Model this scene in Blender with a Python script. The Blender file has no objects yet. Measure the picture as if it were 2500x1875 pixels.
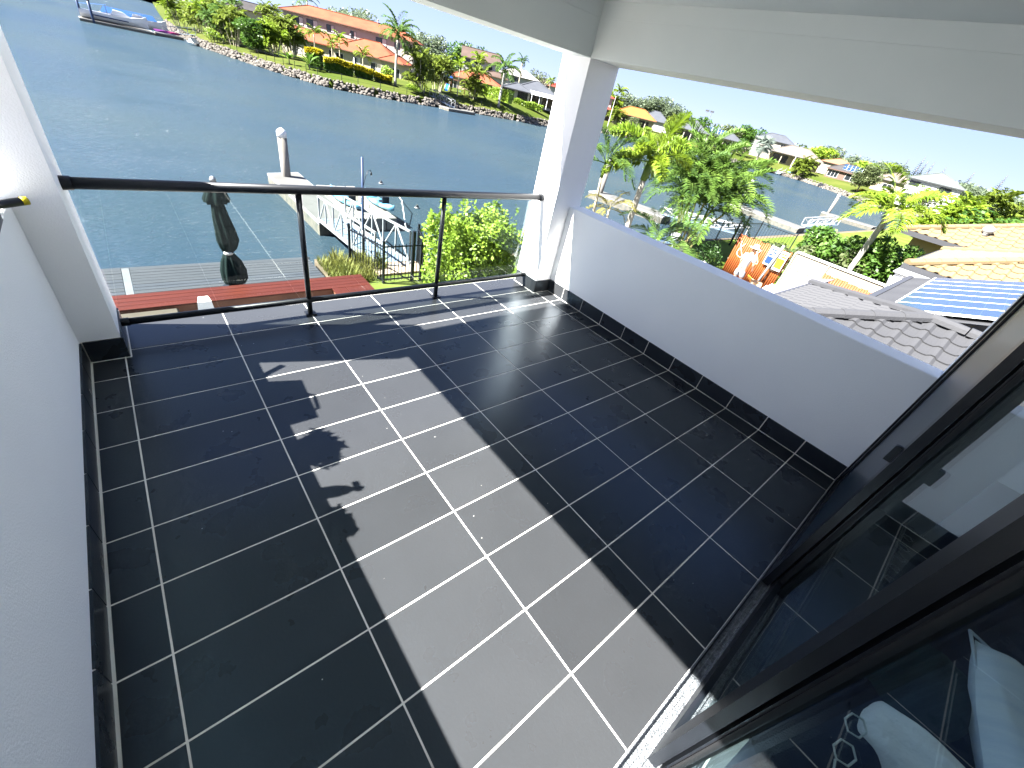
import bpy, math, random
import numpy as np
from mathutils import Vector, Matrix
R = math.radians
rnd = random.Random(7)
scene = bpy.context.scene
col = scene.collection

# ------------------------------------------------------------ camera, sky, sun, exposure
cam_data = bpy.data.cameras.new('camera')
cam = bpy.data.objects.new('camera', cam_data)
col.objects.link(cam)
cam.location = (0.9128, -2.5529, 1.8873)
cam.rotation_euler = (R(53.5113), R(-11.3728), R(-38.5957))
cam_data.sensor_width = 36.0
cam_data.sensor_fit = 'HORIZONTAL'
cam_data.lens = 14.315
cam_data.clip_start = 0.02
cam_data.clip_end = 6000
scene.camera = cam

SUN = Vector((-0.947 * math.cos(R(46.7)), 0.320 * math.cos(R(46.7)), math.sin(R(46.7))))
SKYGAM = 0.15; SKYTINT = (0.40, 0.405, 0.53, 1); SKYSAT = 2.6
world = bpy.data.worlds.new('World')
scene.world = world
world.use_nodes = True
wn = world.node_tree
sky = wn.nodes.new('ShaderNodeTexSky')
sky.sky_type = 'NISHITA'
sky.sun_disc = False
sky.sun_elevation = R(46.7)
sky.sun_rotation = R(-71.3)
sky.air_density = 0.4
sky.dust_density = 0.3
sky.ozone_density = 4.0
bg = wn.nodes['Background']
bg.inputs['Strength'].default_value = 0.15
hs = wn.nodes.new('ShaderNodeGamma'); hs.inputs[1].default_value = SKYGAM
tint = wn.nodes.new('ShaderNodeMixRGB'); tint.blend_type = 'MULTIPLY'; tint.inputs[0].default_value = 1.0; tint.inputs[2].default_value = SKYTINT
sat = wn.nodes.new('ShaderNodeHueSaturation'); sat.inputs['Saturation'].default_value = SKYSAT
wn.links.new(sky.outputs[0], hs.inputs[0]); wn.links.new(hs.outputs[0], sat.inputs['Color']); wn.links.new(sat.outputs[0], tint.inputs[1]); wn.links.new(tint.outputs[0], bg.inputs['Color'])

sun_data = bpy.data.lights.new('sun', 'SUN')
sun_data.energy = 3.6
sun_data.angle = R(0.5)
sun_data.color = (1.0, 0.97, 0.92)
sun = bpy.data.objects.new('sun', sun_data)
col.objects.link(sun)
sun.rotation_euler = SUN.to_track_quat('Z', 'Y').to_euler()

vs = scene.view_settings
vs.view_transform = 'Standard'
vs.look = 'None'
vs.gamma = 1.0
vs.use_curve_mapping = False
vs.exposure = 3.8

scene.cycles.diffuse_bounces = 8
scene.cycles.max_bounces = 16
scene.cycles.transparent_max_bounces = 24
# ------------------------------------------------------------ helpers: materials
MATS = {}
def mat(name, color, rough=0.6, color2=None, scale=6.0, bump=0.0, bscale=40.0, metal=0.0, spec=0.22,
        detail=4.0, trans=0.0, stretch=None, coat=0.0):
    """Principled material; colour varies between color and color2 by noise, fine relief by a second noise."""
    if name in MATS: return MATS[name]
    m = bpy.data.materials.new(name); m.use_nodes = True
    nt = m.node_tree; b = nt.nodes['Principled BSDF']
    b.inputs['Base Color'].default_value = (*color, 1)
    b.inputs['Roughness'].default_value = rough
    b.inputs['Metallic'].default_value = metal
    b.inputs['Specular IOR Level'].default_value = spec
    if coat: b.inputs['Coat Weight'].default_value = coat
    tc = nt.nodes.new('ShaderNodeTexCoord')
    vec = tc.outputs['Object']
    if stretch:
        mp = nt.nodes.new('ShaderNodeMapping'); mp.inputs['Scale'].default_value = stretch
        nt.links.new(vec, mp.inputs['Vector']); vec = mp.outputs[0]
    if color2 is not None:
        n = nt.nodes.new('ShaderNodeTexNoise'); n.inputs['Scale'].default_value = scale
        n.inputs['Detail'].default_value = detail
        r = nt.nodes.new('ShaderNodeValToRGB')
        r.color_ramp.elements[0].position = 0.32; r.color_ramp.elements[1].position = 0.68
        r.color_ramp.elements[0].color = (*color, 1); r.color_ramp.elements[1].color = (*color2, 1)
        nt.links.new(vec, n.inputs['Vector']); nt.links.new(n.outputs['Fac'], r.inputs['Fac'])
        nt.links.new(r.outputs['Color'], b.inputs['Base Color'])
    if bump:
        n2 = nt.nodes.new('ShaderNodeTexNoise'); n2.inputs['Scale'].default_value = bscale
        n2.inputs['Detail'].default_value = 3
        bp = nt.nodes.new('ShaderNodeBump'); bp.inputs['Strength'].default_value = bump
        bp.inputs['Distance'].default_value = 0.02
        nt.links.new(vec, n2.inputs['Vector']); nt.links.new(n2.outputs['Fac'], bp.inputs['Height'])
        nt.links.new(bp.outputs['Normal'], b.inputs['Normal'])
    MATS[name] = m
    return m

def leafmat(name, c1, c2, c3=None, scale=1.5, rough=0.5, trans=0.35):
    """Foliage: per-clump colour variation, some light through the leaf."""
    if name in MATS: return MATS[name]
    m = bpy.data.materials.new(name); m.use_nodes = True
    nt = m.node_tree; b = nt.nodes['Principled BSDF']; out = nt.nodes['Material Output']
    tc = nt.nodes.new('ShaderNodeTexCoord')
    n = nt.nodes.new('ShaderNodeTexNoise'); n.inputs['Scale'].default_value = scale; n.inputs['Detail'].default_value = 5
    r = nt.nodes.new('ShaderNodeValToRGB')
    r.color_ramp.elements[0].position = 0.3; r.color_ramp.elements[1].position = 0.72
    r.color_ramp.elements[0].color = (*c1, 1); r.color_ramp.elements[1].color = (*c2, 1)
    if c3:
        e = r.color_ramp.elements.new(0.85); e.color = (*c3, 1)
    nt.links.new(tc.outputs['Object'], n.inputs['Vector']); nt.links.new(n.outputs['Fac'], r.inputs['Fac'])
    nt.links.new(r.outputs['Color'], b.inputs['Base Color'])
    b.inputs['Roughness'].default_value = rough
    b.inputs['Specular IOR Level'].default_value = 0.35
    tl = nt.nodes.new('ShaderNodeBsdfTranslucent')
    nt.links.new(r.outputs['Color'], tl.inputs['Color'])
    mx = nt.nodes.new('ShaderNodeMixShader'); mx.inputs['Fac'].default_value = trans
    nt.links.new(b.outputs[0], mx.inputs[1]); nt.links.new(tl.outputs[0], mx.inputs[2])
    nt.links.new(mx.outputs[0], out.inputs['Surface'])
    MATS[name] = m
    return m

def glassmat(name, tint, ior=1.5):
    """Thin sheet glass: clear transmission with Fresnel reflection, lets sunlight through."""
    m = bpy.data.materials.new(name); m.use_nodes = True
    nt = m.node_tree; out = nt.nodes['Material Output']
    nt.nodes.remove(nt.nodes['Principled BSDF'])
    t = nt.nodes.new('ShaderNodeBsdfTransparent'); t.inputs['Color'].default_value = (*tint, 1)
    g = nt.nodes.new('ShaderNodeBsdfGlossy'); g.inputs['Roughness'].default_value = 0.01
    g.inputs['Color'].default_value = (0.95, 1.0, 1.0, 1)
    fr = nt.nodes.new('ShaderNodeFresnel')
    ge = nt.nodes.new('ShaderNodeNewGeometry')     # same reflectance on both faces of the sheet
    io = nt.nodes.new('ShaderNodeMapRange'); io.inputs['To Min'].default_value = ior; io.inputs['To Max'].default_value = 1.0/ior
    nt.links.new(ge.outputs['Backfacing'], io.inputs['Value']); nt.links.new(io.outputs[0], fr.inputs['IOR'])
    mx = nt.nodes.new('ShaderNodeMixShader')
    nt.links.new(fr.outputs[0], mx.inputs['Fac'])
    nt.links.new(t.outputs[0], mx.inputs[1]); nt.links.new(g.outputs[0], mx.inputs[2])
    nt.links.new(mx.outputs[0], out.inputs['Surface'])
    return m

# ------------------------------------------------------------ helpers: meshes and objects
class MB:
    def __init__(self): self.v = []; self.f = []
    def add(self, vs, fs):
        o = len(self.v); self.v.extend([tuple(p) for p in vs]); self.f.extend([tuple(i + o for i in f) for f in fs]); return self
    def box(self, x0, y0, z0, x1, y1, z1):
        v = [(x0,y0,z0),(x1,y0,z0),(x1,y1,z0),(x0,y1,z0),(x0,y0,z1),(x1,y0,z1),(x1,y1,z1),(x0,y1,z1)]
        return self.add(v, [(3,2,1,0),(4,5,6,7),(0,1,5,4),(1,2,6,5),(2,3,7,6),(3,0,4,7)])
    def cbox(self, x0, y0, z0, x1, y1, z1, c=0.002):
        """box whose top edges are eased by a small chamfer"""
        v = [(x0,y0,z0),(x1,y0,z0),(x1,y1,z0),(x0,y1,z0),(x0,y0,z1-c),(x1,y0,z1-c),(x1,y1,z1-c),(x0,y1,z1-c),
             (x0+c,y0+c,z1),(x1-c,y0+c,z1),(x1-c,y1-c,z1),(x0+c,y1-c,z1)]
        return self.add(v, [(3,2,1,0),(8,9,10,11),(0,1,5,4),(1,2,6,5),(2,3,7,6),(3,0,4,7),(4,5,9,8),(5,6,10,9),(6,7,11,10),(7,4,8,11)])
    def bar(self, a, b, w, h):
        """square bar from a to b"""
        a = Vector(a); b = Vector(b); d = (b - a).normalized()
        up = Vector((0,0,1)) if abs(d.z) < 0.95 else Vector((1,0,0))
        s = d.cross(up).normalized(); u = s.cross(d).normalized()
        v = []
        for p in (a, b):
            for i, j in ((-1,-1),(1,-1),(1,1),(-1,1)): v.append(p + s*(i*w/2) + u*(j*h/2))
        return self.add(v, [(3,2,1,0),(4,5,6,7),(0,1,5,4),(1,2,6,5),(2,3,7,6),(3,0,4,7)])
    def tube(self, pts, r, n=8, cap=True):
        """round tube along pts; r a number or one per point"""
        pts = [Vector(p) for p in pts]; rs = r if isinstance(r, (list, tuple)) else [r]*len(pts)
        v = []; f = []
        d0 = (pts[1]-pts[0]).normalized()
        up = Vector((0,0,1)) if abs(d0.z) < 0.9 else Vector((1,0,0))
        for i, p in enumerate(pts):
            a = pts[max(i-1,0)]; b = pts[min(i+1,len(pts)-1)]; d = (b-a).normalized()
            s = d.cross(up)
            if s.length < 1e-4: s = d.cross(Vector((0,1,0)))
            s.normalize(); u = s.cross(d).normalized()
            for k in range(n):
                t = 2*math.pi*k/n; v.append(p + s*(math.cos(t)*rs[i]) + u*(math.sin(t)*rs[i]))
        for i in range(len(pts)-1):
            for k in range(n):
                k2 = (k+1) % n; f.append((i*n+k, i*n+k2, (i+1)*n+k2, (i+1)*n+k))
        if cap:
            f.append(tuple(range(n-1,-1,-1))); f.append(tuple((len(pts)-1)*n+k for k in range(n)))
        return self.add(v, f)
    def lathe(self, prof, n=12, c=(0,0,0)):
        """prof: (radius, z) from bottom to top"""
        v = []; f = []
        for r, z in prof:
            for k in range(n):
                t = 2*math.pi*k/n; v.append((c[0]+r*math.cos(t), c[1]+r*math.sin(t), c[2]+z))
        for i in range(len(prof)-1):
            for k in range(n):
                k2 = (k+1) % n; f.append((i*n+k, i*n+k2, (i+1)*n+k2, (i+1)*n+k))
        f.append(tuple(range(n-1,-1,-1))); f.append(tuple((len(prof)-1)*n+k for k in range(n)))
        return self.add(v, f)
    def prism(self, poly, z0, z1):
        n = len(poly)
        v = [(x,y,z0) for x,y in poly] + [(x,y,z1) for x,y in poly]
        return self.add(v, [tuple(range(n-1,-1,-1)), tuple(range(n,2*n))] + [(i,(i+1)%n,(i+1)%n+n,i+n) for i in range(n)])
    def slab(self, quad, t):
        """plate: top face given by its corners, thickness t straight down"""
        n = len(quad); v = [Vector(p) for p in quad] + [Vector(p)-Vector((0,0,t)) for p in quad]
        return self.add(v, [tuple(range(n)), tuple(range(2*n-1,n-1,-1))] + [(i,i+n,(i+1)%n+n,(i+1)%n) for i in range(n)])
    def poly(self, pts): return self.add(pts, [tuple(range(len(pts)))])
    def mesh(self, name, m, smooth=False):
        me = bpy.data.meshes.new(name); me.from_pydata(self.v, [], self.f); me.update()
        if m is not None: me.materials.append(m)
        if smooth: me.polygons.foreach_set('use_smooth', [True]*len(me.polygons))
        return me
    def build(self, name, m, parent=None, smooth=False, loc=(0,0,0)):
        return put(name, self.mesh(name, m, smooth), parent, loc)

def put(name, me, parent=None, loc=(0,0,0), rot=(0,0,0), sc=None):
    o = bpy.data.objects.new(name, me); col.objects.link(o)
    if parent is not None: o.parent = parent
    o.location = loc; o.rotation_euler = rot
    if sc is not None: o.scale = sc if isinstance(sc, (tuple, list)) else (sc, sc, sc)
    return o
def tag(o, label=None, cat=None, group=None, kind=None):
    if label: o['label'] = label
    if cat: o['category'] = cat
    if group: o['group'] = group
    if kind: o['kind'] = kind
    return o
def thing(name, label, cat, loc=(0,0,0), rz=0.0, group=None):
    o = bpy.data.objects.new(name, None); col.objects.link(o)
    o.empty_display_size = 0.2
    o.location = loc; o.rotation_euler = (0, 0, rz)
    return tag(o, label, cat, group)
def struct(name, mb, m, smooth=False): return tag(mb.build(name, m, None, smooth), kind='structure')
KIDS = {}
def children(o): return [c for c in bpy.data.objects if c.parent is o]
def copy_thing(o, loc, rz=0.0, label=None, sc=None):
    """a thing with copies of its parts and sub-parts"""
    c = o.copy(); col.objects.link(c); c.location = loc; c.rotation_euler = (0, 0, rz)
    if label: c['label'] = label
    if sc: c.scale = (sc, sc, sc) if not isinstance(sc, tuple) else sc
    for ch in o.children:
        d = ch.copy(); col.objects.link(d); d.parent = c
        for g in ch.children:
            e = g.copy(); col.objects.link(e); e.parent = d
    return c

# ------------------------------------------------------------ materials of the balcony
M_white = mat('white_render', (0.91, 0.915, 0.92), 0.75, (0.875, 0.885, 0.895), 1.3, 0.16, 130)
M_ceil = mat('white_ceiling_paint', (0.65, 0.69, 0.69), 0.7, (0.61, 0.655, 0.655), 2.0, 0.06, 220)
M_grout = mat('pale_grout', (0.86, 0.85, 0.80), 0.85, (0.60, 0.58, 0.53), 2.6, 0.15, 300, detail=8)
M_black = mat('black_powdercoat', (0.006, 0.0075, 0.010), 0.38, (0.008, 0.0095, 0.0130), 8, 0.05, 400, spec=0.28)
M_blackr = mat('black_rubber', (0.01, 0.01, 0.011), 0.6)
M_alu = mat('grey_aluminium', (0.26, 0.28, 0.30), 0.42, (0.12, 0.13, 0.14), 60, 0.55, 140, metal=0.6)
M_clear = glassmat('clear_glass', (0.93, 0.97, 0.96))
M_tint = glassmat('tinted_door_glass', (0.90, 0.97, 0.98), 1.45)
M_mesh = mat('dark_screen_mesh', (0.012, 0.022, 0.034), 0.28, (0.016, 0.028, 0.042), 3, 0.2, 900, spec=0.22)

def tilemat():
    m = bpy.data.materials.new('black_floor_tile'); m.use_nodes = True
    nt = m.node_tree; b = nt.nodes['Principled BSDF']; L = nt.links
    geo = nt.nodes.new('ShaderNodeNewGeometry'); oi = nt.nodes.new('ShaderNodeObjectInfo')
    n = nt.nodes.new('ShaderNodeTexNoise'); n.inputs['Scale'].default_value = 2.2; n.inputs['Detail'].default_value = 2
    n.inputs['Roughness'].default_value = 0.65
    r = nt.nodes.new('ShaderNodeValToRGB')
    r.color_ramp.elements[0].position = 0.3; r.color_ramp.elements[1].position = 0.75
    r.color_ramp.elements[0].color = (0.0240, 0.0252, 0.0270, 1); r.color_ramp.elements[1].color = (0.0268, 0.0280, 0.0300, 1)
    L.new(geo.outputs['Position'], n.inputs['Vector']); L.new(n.outputs['Fac'], r.inputs['Fac'])
    hsv = nt.nodes.new('ShaderNodeHueSaturation')
    mr = nt.nodes.new('ShaderNodeMapRange'); mr.inputs['To Min'].default_value = 0.86; mr.inputs['To Max'].default_value = 1.16
    L.new(oi.outputs['Random'], mr.inputs['Value']); L.new(mr.outputs[0], hsv.inputs['Value'])
    L.new(r.outputs['Color'], hsv.inputs['Color'])
    # dust specks
    vo = nt.nodes.new('ShaderNodeTexVoronoi'); vo.inputs['Scale'].default_value = 26
    lt = nt.nodes.new('ShaderNodeMath'); lt.operation = 'LESS_THAN'; lt.inputs[1].default_value = 0.06
    se = nt.nodes.new('ShaderNodeSeparateColor')
    gt = nt.nodes.new('ShaderNodeMath'); gt.operation = 'GREATER_THAN'; gt.inputs[1].default_value = 0.955
    mu = nt.nodes.new('ShaderNodeMath'); mu.operation = 'MULTIPLY'
    L.new(geo.outputs['Position'], vo.inputs['Vector']); L.new(vo.outputs['Distance'], lt.inputs[0])
    L.new(vo.outputs['Color'], se.inputs[0]); L.new(se.outputs[0], gt.inputs[0])
    L.new(lt.outputs[0], mu.inputs[0]); L.new(gt.outputs[0], mu.inputs[1])
    mx = nt.nodes.new('ShaderNodeMixRGB'); mx.inputs['Color2'].default_value = (0.6, 0.6, 0.58, 1)
    L.new(mu.outputs[0], mx.inputs['Fac']); L.new(hsv.outputs['Color'], mx.inputs['Color1'])
    L.new(mx.outputs[0], b.inputs['Base Color'])
    # smears change the gloss
    n3 = nt.nodes.new('ShaderNodeTexNoise'); n3.inputs['Scale'].default_value = 4.5; n3.inputs['Detail'].default_value = 5
    m3 = nt.nodes.new('ShaderNodeMapRange'); m3.inputs['To Min'].default_value = 0.25; m3.inputs['To Max'].default_value = 0.31
    L.new(geo.outputs['Position'], n3.inputs['Vector']); L.new(n3.outputs['Fac'], m3.inputs['Value']); L.new(m3.outputs[0], b.inputs['Roughness'])
    b.inputs['Specular IOR Level'].default_value = 0.38; b.inputs['Specular Tint'].default_value = (0.34, 0.68, 1.0, 1)
    # orange-peel relief
    n2 = nt.nodes.new('ShaderNodeTexNoise'); n2.inputs['Scale'].default_value = 75; n2.inputs['Detail'].default_value = 2
    bp = nt.nodes.new('ShaderNodeBump'); bp.inputs['Strength'].default_value = 0.15; bp.inputs['Distance'].default_value = 0.004
    L.new(geo.outputs['Position'], n2.inputs['Vector']); L.new(n2.outputs['Fac'], bp.inputs['Height']); L.new(bp.outputs['Normal'], b.inputs['Normal'])
    return m
M_tile = tilemat()

# ------------------------------------------------------------ balcony floor: every tile a piece
TX, TY, G = 0.603, 0.3053, 0.0036
fl = MB().box(0.20, -2.96, -0.25, 4.66, 0.957, -0.0022)
floor = struct('balcony_floor', fl, M_grout)
xs = [0.4455, 0.603, 1.206, 1.809, 2.412, 3.015, 3.618, 4.233, 4.4265]
ys = [-2.747 + TY*i for i in range(11)] + [0.610, 0.957]
ys[10] = 0.306
ys = [-2.747 + TY*i for i in range(10)] + [0.3055, 0.6105, 0.955]
tile_cache = {}
for i in range(len(xs)-1):
    for j in range(len(ys)-1):
        x0, x1, y0, y1 = xs[i], xs[i+1], ys[j], ys[j+1]
        if i == 0 and y0 > 0.5: continue
        if i == len(xs)-2 and y0 > 0.6: continue
        k = (round(x1-x0, 3), round(y1-y0, 3))
        if k not in tile_cache:
            w, d = (x1-x0)/2-G, (y1-y0)/2-G
            tile_cache[k] = MB().cbox(-w, -d, -0.008, w, d, 0.0, 0.0012).mesh('floor_tile', M_tile)
        put('floor_tile', tile_cache[k], floor, ((x0+x1)/2, (y0+y1)/2, rnd.uniform(-0.0004, 0.0004)),
            (rnd.uniform(-0.0006, 0.0006), rnd.uniform(-0.0006, 0.0006), 0))

# ------------------------------------------------------------ parapets, columns, beams, ceiling
SK = 0.142
def skirt(parent, along, fixed, a, b, face):
    """skirting tiles with grout gaps; along = 'x' or 'y'; face = +1/-1 outward direction"""
    g = 0.004; t = 0.010
    lo, hi = a + g, b - g
    if along == 'y':
        xa, xb = sorted((fixed, fixed + face*t)); m = MB().box(xa, lo, 0.004, xb, hi, SK)
    else:
        ya, yb = sorted((fixed, fixed + face*t)); m = MB().box(lo, ya, 0.004, hi, yb, SK)
    return m.build('skirting_tile', M_tile, parent)
def wallthing(name, label, cat, mb, m=M_white):
    o = mb.build(name, m); return tag(o, label, cat)

wl = wallthing('parapet_wall', 'white rendered low wall on the shaded left edge of the balcony', 'wall', MB().cbox(0.20, -2.752, -0.30, 0.43, 0.548, 0.962, 0.006))
wr = wallthing('parapet_wall', 'white rendered low wall below the neighbours\' grey tiled roof, black skirting along its foot', 'wall', MB().cbox(4.44, -2.752, -0.30, 4.66, 0.560, 0.965, 0.006))
for wobj, fx, fc in ((wl, 0.43, 1), (wr, 4.44, -1)):
    MB().box(*( (fx, -2.748, -0.001, fx+0.006, 0.53, SK-0.004) if fc > 0 else (fx-0.006, -2.748, -0.001, fx, 0.55, SK-0.004))).build('skirting_grout', M_grout, wobj)
    for j in range(10):
        y0 = ys[j]; y1 = min(ys[j+1], 0.53 if fc > 0 else 0.552)
        skirt(wobj, 'y', fx, y0, y1, fc)
    y0 = ys[10]; skirt(wobj, 'y', fx, y0, 0.53 if fc > 0 else 0.552, fc)
pl = wallthing('column', 'white square column at the shaded left end of the railing', 'column', MB().box(0.22, 0.545, -0.30, 0.618, 0.97, 2.20))
pr = wallthing('column', 'white square column with a sunlit left face, right of the glass railing', 'column', MB().box(4.205, 0.562, -0.30, 4.605, 0.905, 2.20))
MB().box(0.434, 0.537, -0.001, 0.618, 0.5449, SK-0.004).build('skirting_grout', M_grout, pl)
skirt(pl, 'x', 0.537, 0.441, 0.630, -1); skirt(pl, 'y', 0.6185, 0.530, 0.94, 1)
MB().box(4.2051, 0.5535, -0.001, 4.44, 0.5619, SK-0.004).build('skirting_grout', M_grout, pr)
skirt(pr, 'x', 0.5535, 4.193, 4.430, -1); skirt(pr, 'y', 4.2045, 0.548, 0.6105, -1); skirt(pr, 'y', 4.2045, 0.6105, 0.90, -1)

MB().box(0.441,0.519,-.002,0.636,0.5275,0.0012).box(0.6295,0.5276,-.002,0.637,0.94,0.0012).build('skirting_grout', M_grout, pl)
MB().box(4.186,0.5355,-.002,4.43,0.5434,0.0012).box(4.186,0.5436,-.002,4.1935,0.905,0.0012).build('skirting_grout', M_grout, pr)
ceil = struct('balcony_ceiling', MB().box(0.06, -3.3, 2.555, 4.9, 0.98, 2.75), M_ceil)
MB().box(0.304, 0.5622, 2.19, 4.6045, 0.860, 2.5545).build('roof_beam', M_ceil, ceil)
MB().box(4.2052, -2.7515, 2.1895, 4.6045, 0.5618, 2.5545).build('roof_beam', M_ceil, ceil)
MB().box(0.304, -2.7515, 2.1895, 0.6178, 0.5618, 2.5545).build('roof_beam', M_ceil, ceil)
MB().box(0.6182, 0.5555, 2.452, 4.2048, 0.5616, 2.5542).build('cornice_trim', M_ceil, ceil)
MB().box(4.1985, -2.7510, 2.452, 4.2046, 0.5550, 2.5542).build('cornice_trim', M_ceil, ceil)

# ------------------------------------------------------------ railing
ra = thing('glass_railing', 'black tubular balcony railing with clear glass panels facing the canal', 'railing', (0, 0.76, 0))
MB().tube([(0.62,0,0.985),(4.203,0,0.995)], 0.031, 20).build('top_rail', M_black, ra, True)
MB().tube([(0.63,0,0.125),(4.203,0,0.135)], 0.0225, 16).build('bottom_rail', M_black, ra, True)
for x, z, r in ((0.64,0.985,0.036),(4.182,0.995,0.036),(0.65,0.125,0.027),(4.182,0.135,0.027)):
    MB().tube([(x-0.022,0,z),(x+0.022,0,z)], r, 20).build('end_collar', M_black, ra, True)
for x in (1.803, 3.012):
    MB().tube([(x,0,0.010),(x,0,0.97)], 0.0205, 16).build('post', M_black, ra, True)
    MB().cbox(x-0.04,-0.04,0.0005,x+0.04,0.04,0.011,0.003).build('base_plate', M_black, ra)
for a, b in ((0.645,1.775),(1.832,2.984),(3.040,4.14)):
    MB().box(a,-0.003,0.150,b,0.003,0.957).build('glass_panel', M_clear, ra)
MB().bar((0.665,0,0.02),(0.665,0,0.97),0.012,0.03).build('wall_channel', M_black, ra) if False else None

# ------------------------------------------------------------ sliding glass doors and the room behind
fr = thing('door_frame', 'black sliding door frame with a grooved aluminium sill track', 'door frame', (0,-2.75,0))
sill = MB().box(0.43,-0.20,-0.002,4.44,0.004,0.006)
sill.build('sill', M_alu, fr)
for y in (0.0, -0.046, -0.091, -0.136, -0.185):
    MB().box(0.43, y-0.006, 0.006, 4.44, y, 0.024 if y > -0.18 else 0.034).build('track_rib', M_alu if y < -0.01 else M_black, fr)
for y in (-0.023, -0.068, -0.113):
    MB().box(0.43, y-0.004, 0.006, 4.44, y, 0.014).build('track_rib', M_alu, fr)
MB().box(4.395,-0.19,0.006,4.4395,0.003,2.34).build('jamb', M_black, fr)
MB().box(0.4305,-0.19,0.006,0.475,0.003,2.34).build('jamb', M_black, fr)
MB().box(0.4305,-0.19,2.34,4.4395,0.003,2.40).build('head', M_black, fr)
def door_panel(label, x0, x1, y, handle=None, sw=0.085, pane=None):
    d = thing('sliding_door_panel', label, 'door', (x0, y, 0.022), 0, 'sliding door panels')
    w = x1 - x0; h = 2.31; t = 0.034
    for a in (0.0, w-sw):
        MB().box(a,-t,0.0,a+sw,0,h).build('stile', M_black, d)
    MB().box(sw,-t+.001,0.0,w-sw,-.001,0.09).build('bottom_rail', M_black, d)
    MB().box(sw,-t+.001,h-0.08,w-sw,-.001,h).build('top_rail', M_black, d)
    MB().box(sw-.004,-t/2-0.004,0.088,w-sw+.004,-t/2+0.004,h-0.078).build('glass' if pane is None else 'screen_mesh', pane or M_tint, d)
    for a, b in ((sw, sw+0.010), (w-sw-0.010, w-sw)):
        MB().box(a,-t+0.006,0.09,b,-0.006,h-0.08).build('glazing_bead', M_blackr, d)
    if handle is not None:
        hm = MB().cbox(handle-0.012,0.0005,0.93,handle+0.012,0.026,1.01,0.005)
        hm.build('pull_handle', M_black, d)
    return d
door_panel('sliding door panel with dark insect screen mesh, nearest the grey roof', 3.00, 4.392, -2.757, 0.05, 0.085, M_mesh)
door_panel('middle sliding glass door panel with a flush black lock', 1.845, 3.085, -2.802)
door_panel('sliding glass door panel with cushions seen behind it', 0.478, 1.93, -2.847)
hw = MB()
hw.box(4.4405,-3.3,-0.3,4.66,-2.7525,2.554)
hw.box(-0.6,-3.3,-0.3,0.4300,-2.7525,2.554)
tag(hw.build('house_wall', M_white), 'white rendered house wall framing the black sliding doors', 'wall')
M_room = mat('room_paint', (0.80,0.81,0.81), 0.8, (0.75,0.77,0.77), 2)
rm = MB()
rm.box(-0.6,-6.8,-0.3,6.2,-6.6,2.6); rm.box(6.0,-6.6,-0.3,6.2,-3.3,2.6); rm.box(-0.8,-6.6,-0.3,-0.6,-3.3,2.6); rm.box(-0.6,-6.6,2.55,6.0,-3.3,2.75)
struct('room_walls', rm, M_room)
struct('room_floor', MB().box(-0.6,-6.6,-0.2,6.0,-2.96,0.004), mat('room_floor_tile', (0.09,0.10,0.10), 0.35, (0.12,0.13,0.13), 2.5, 0.1, 60))

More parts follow.
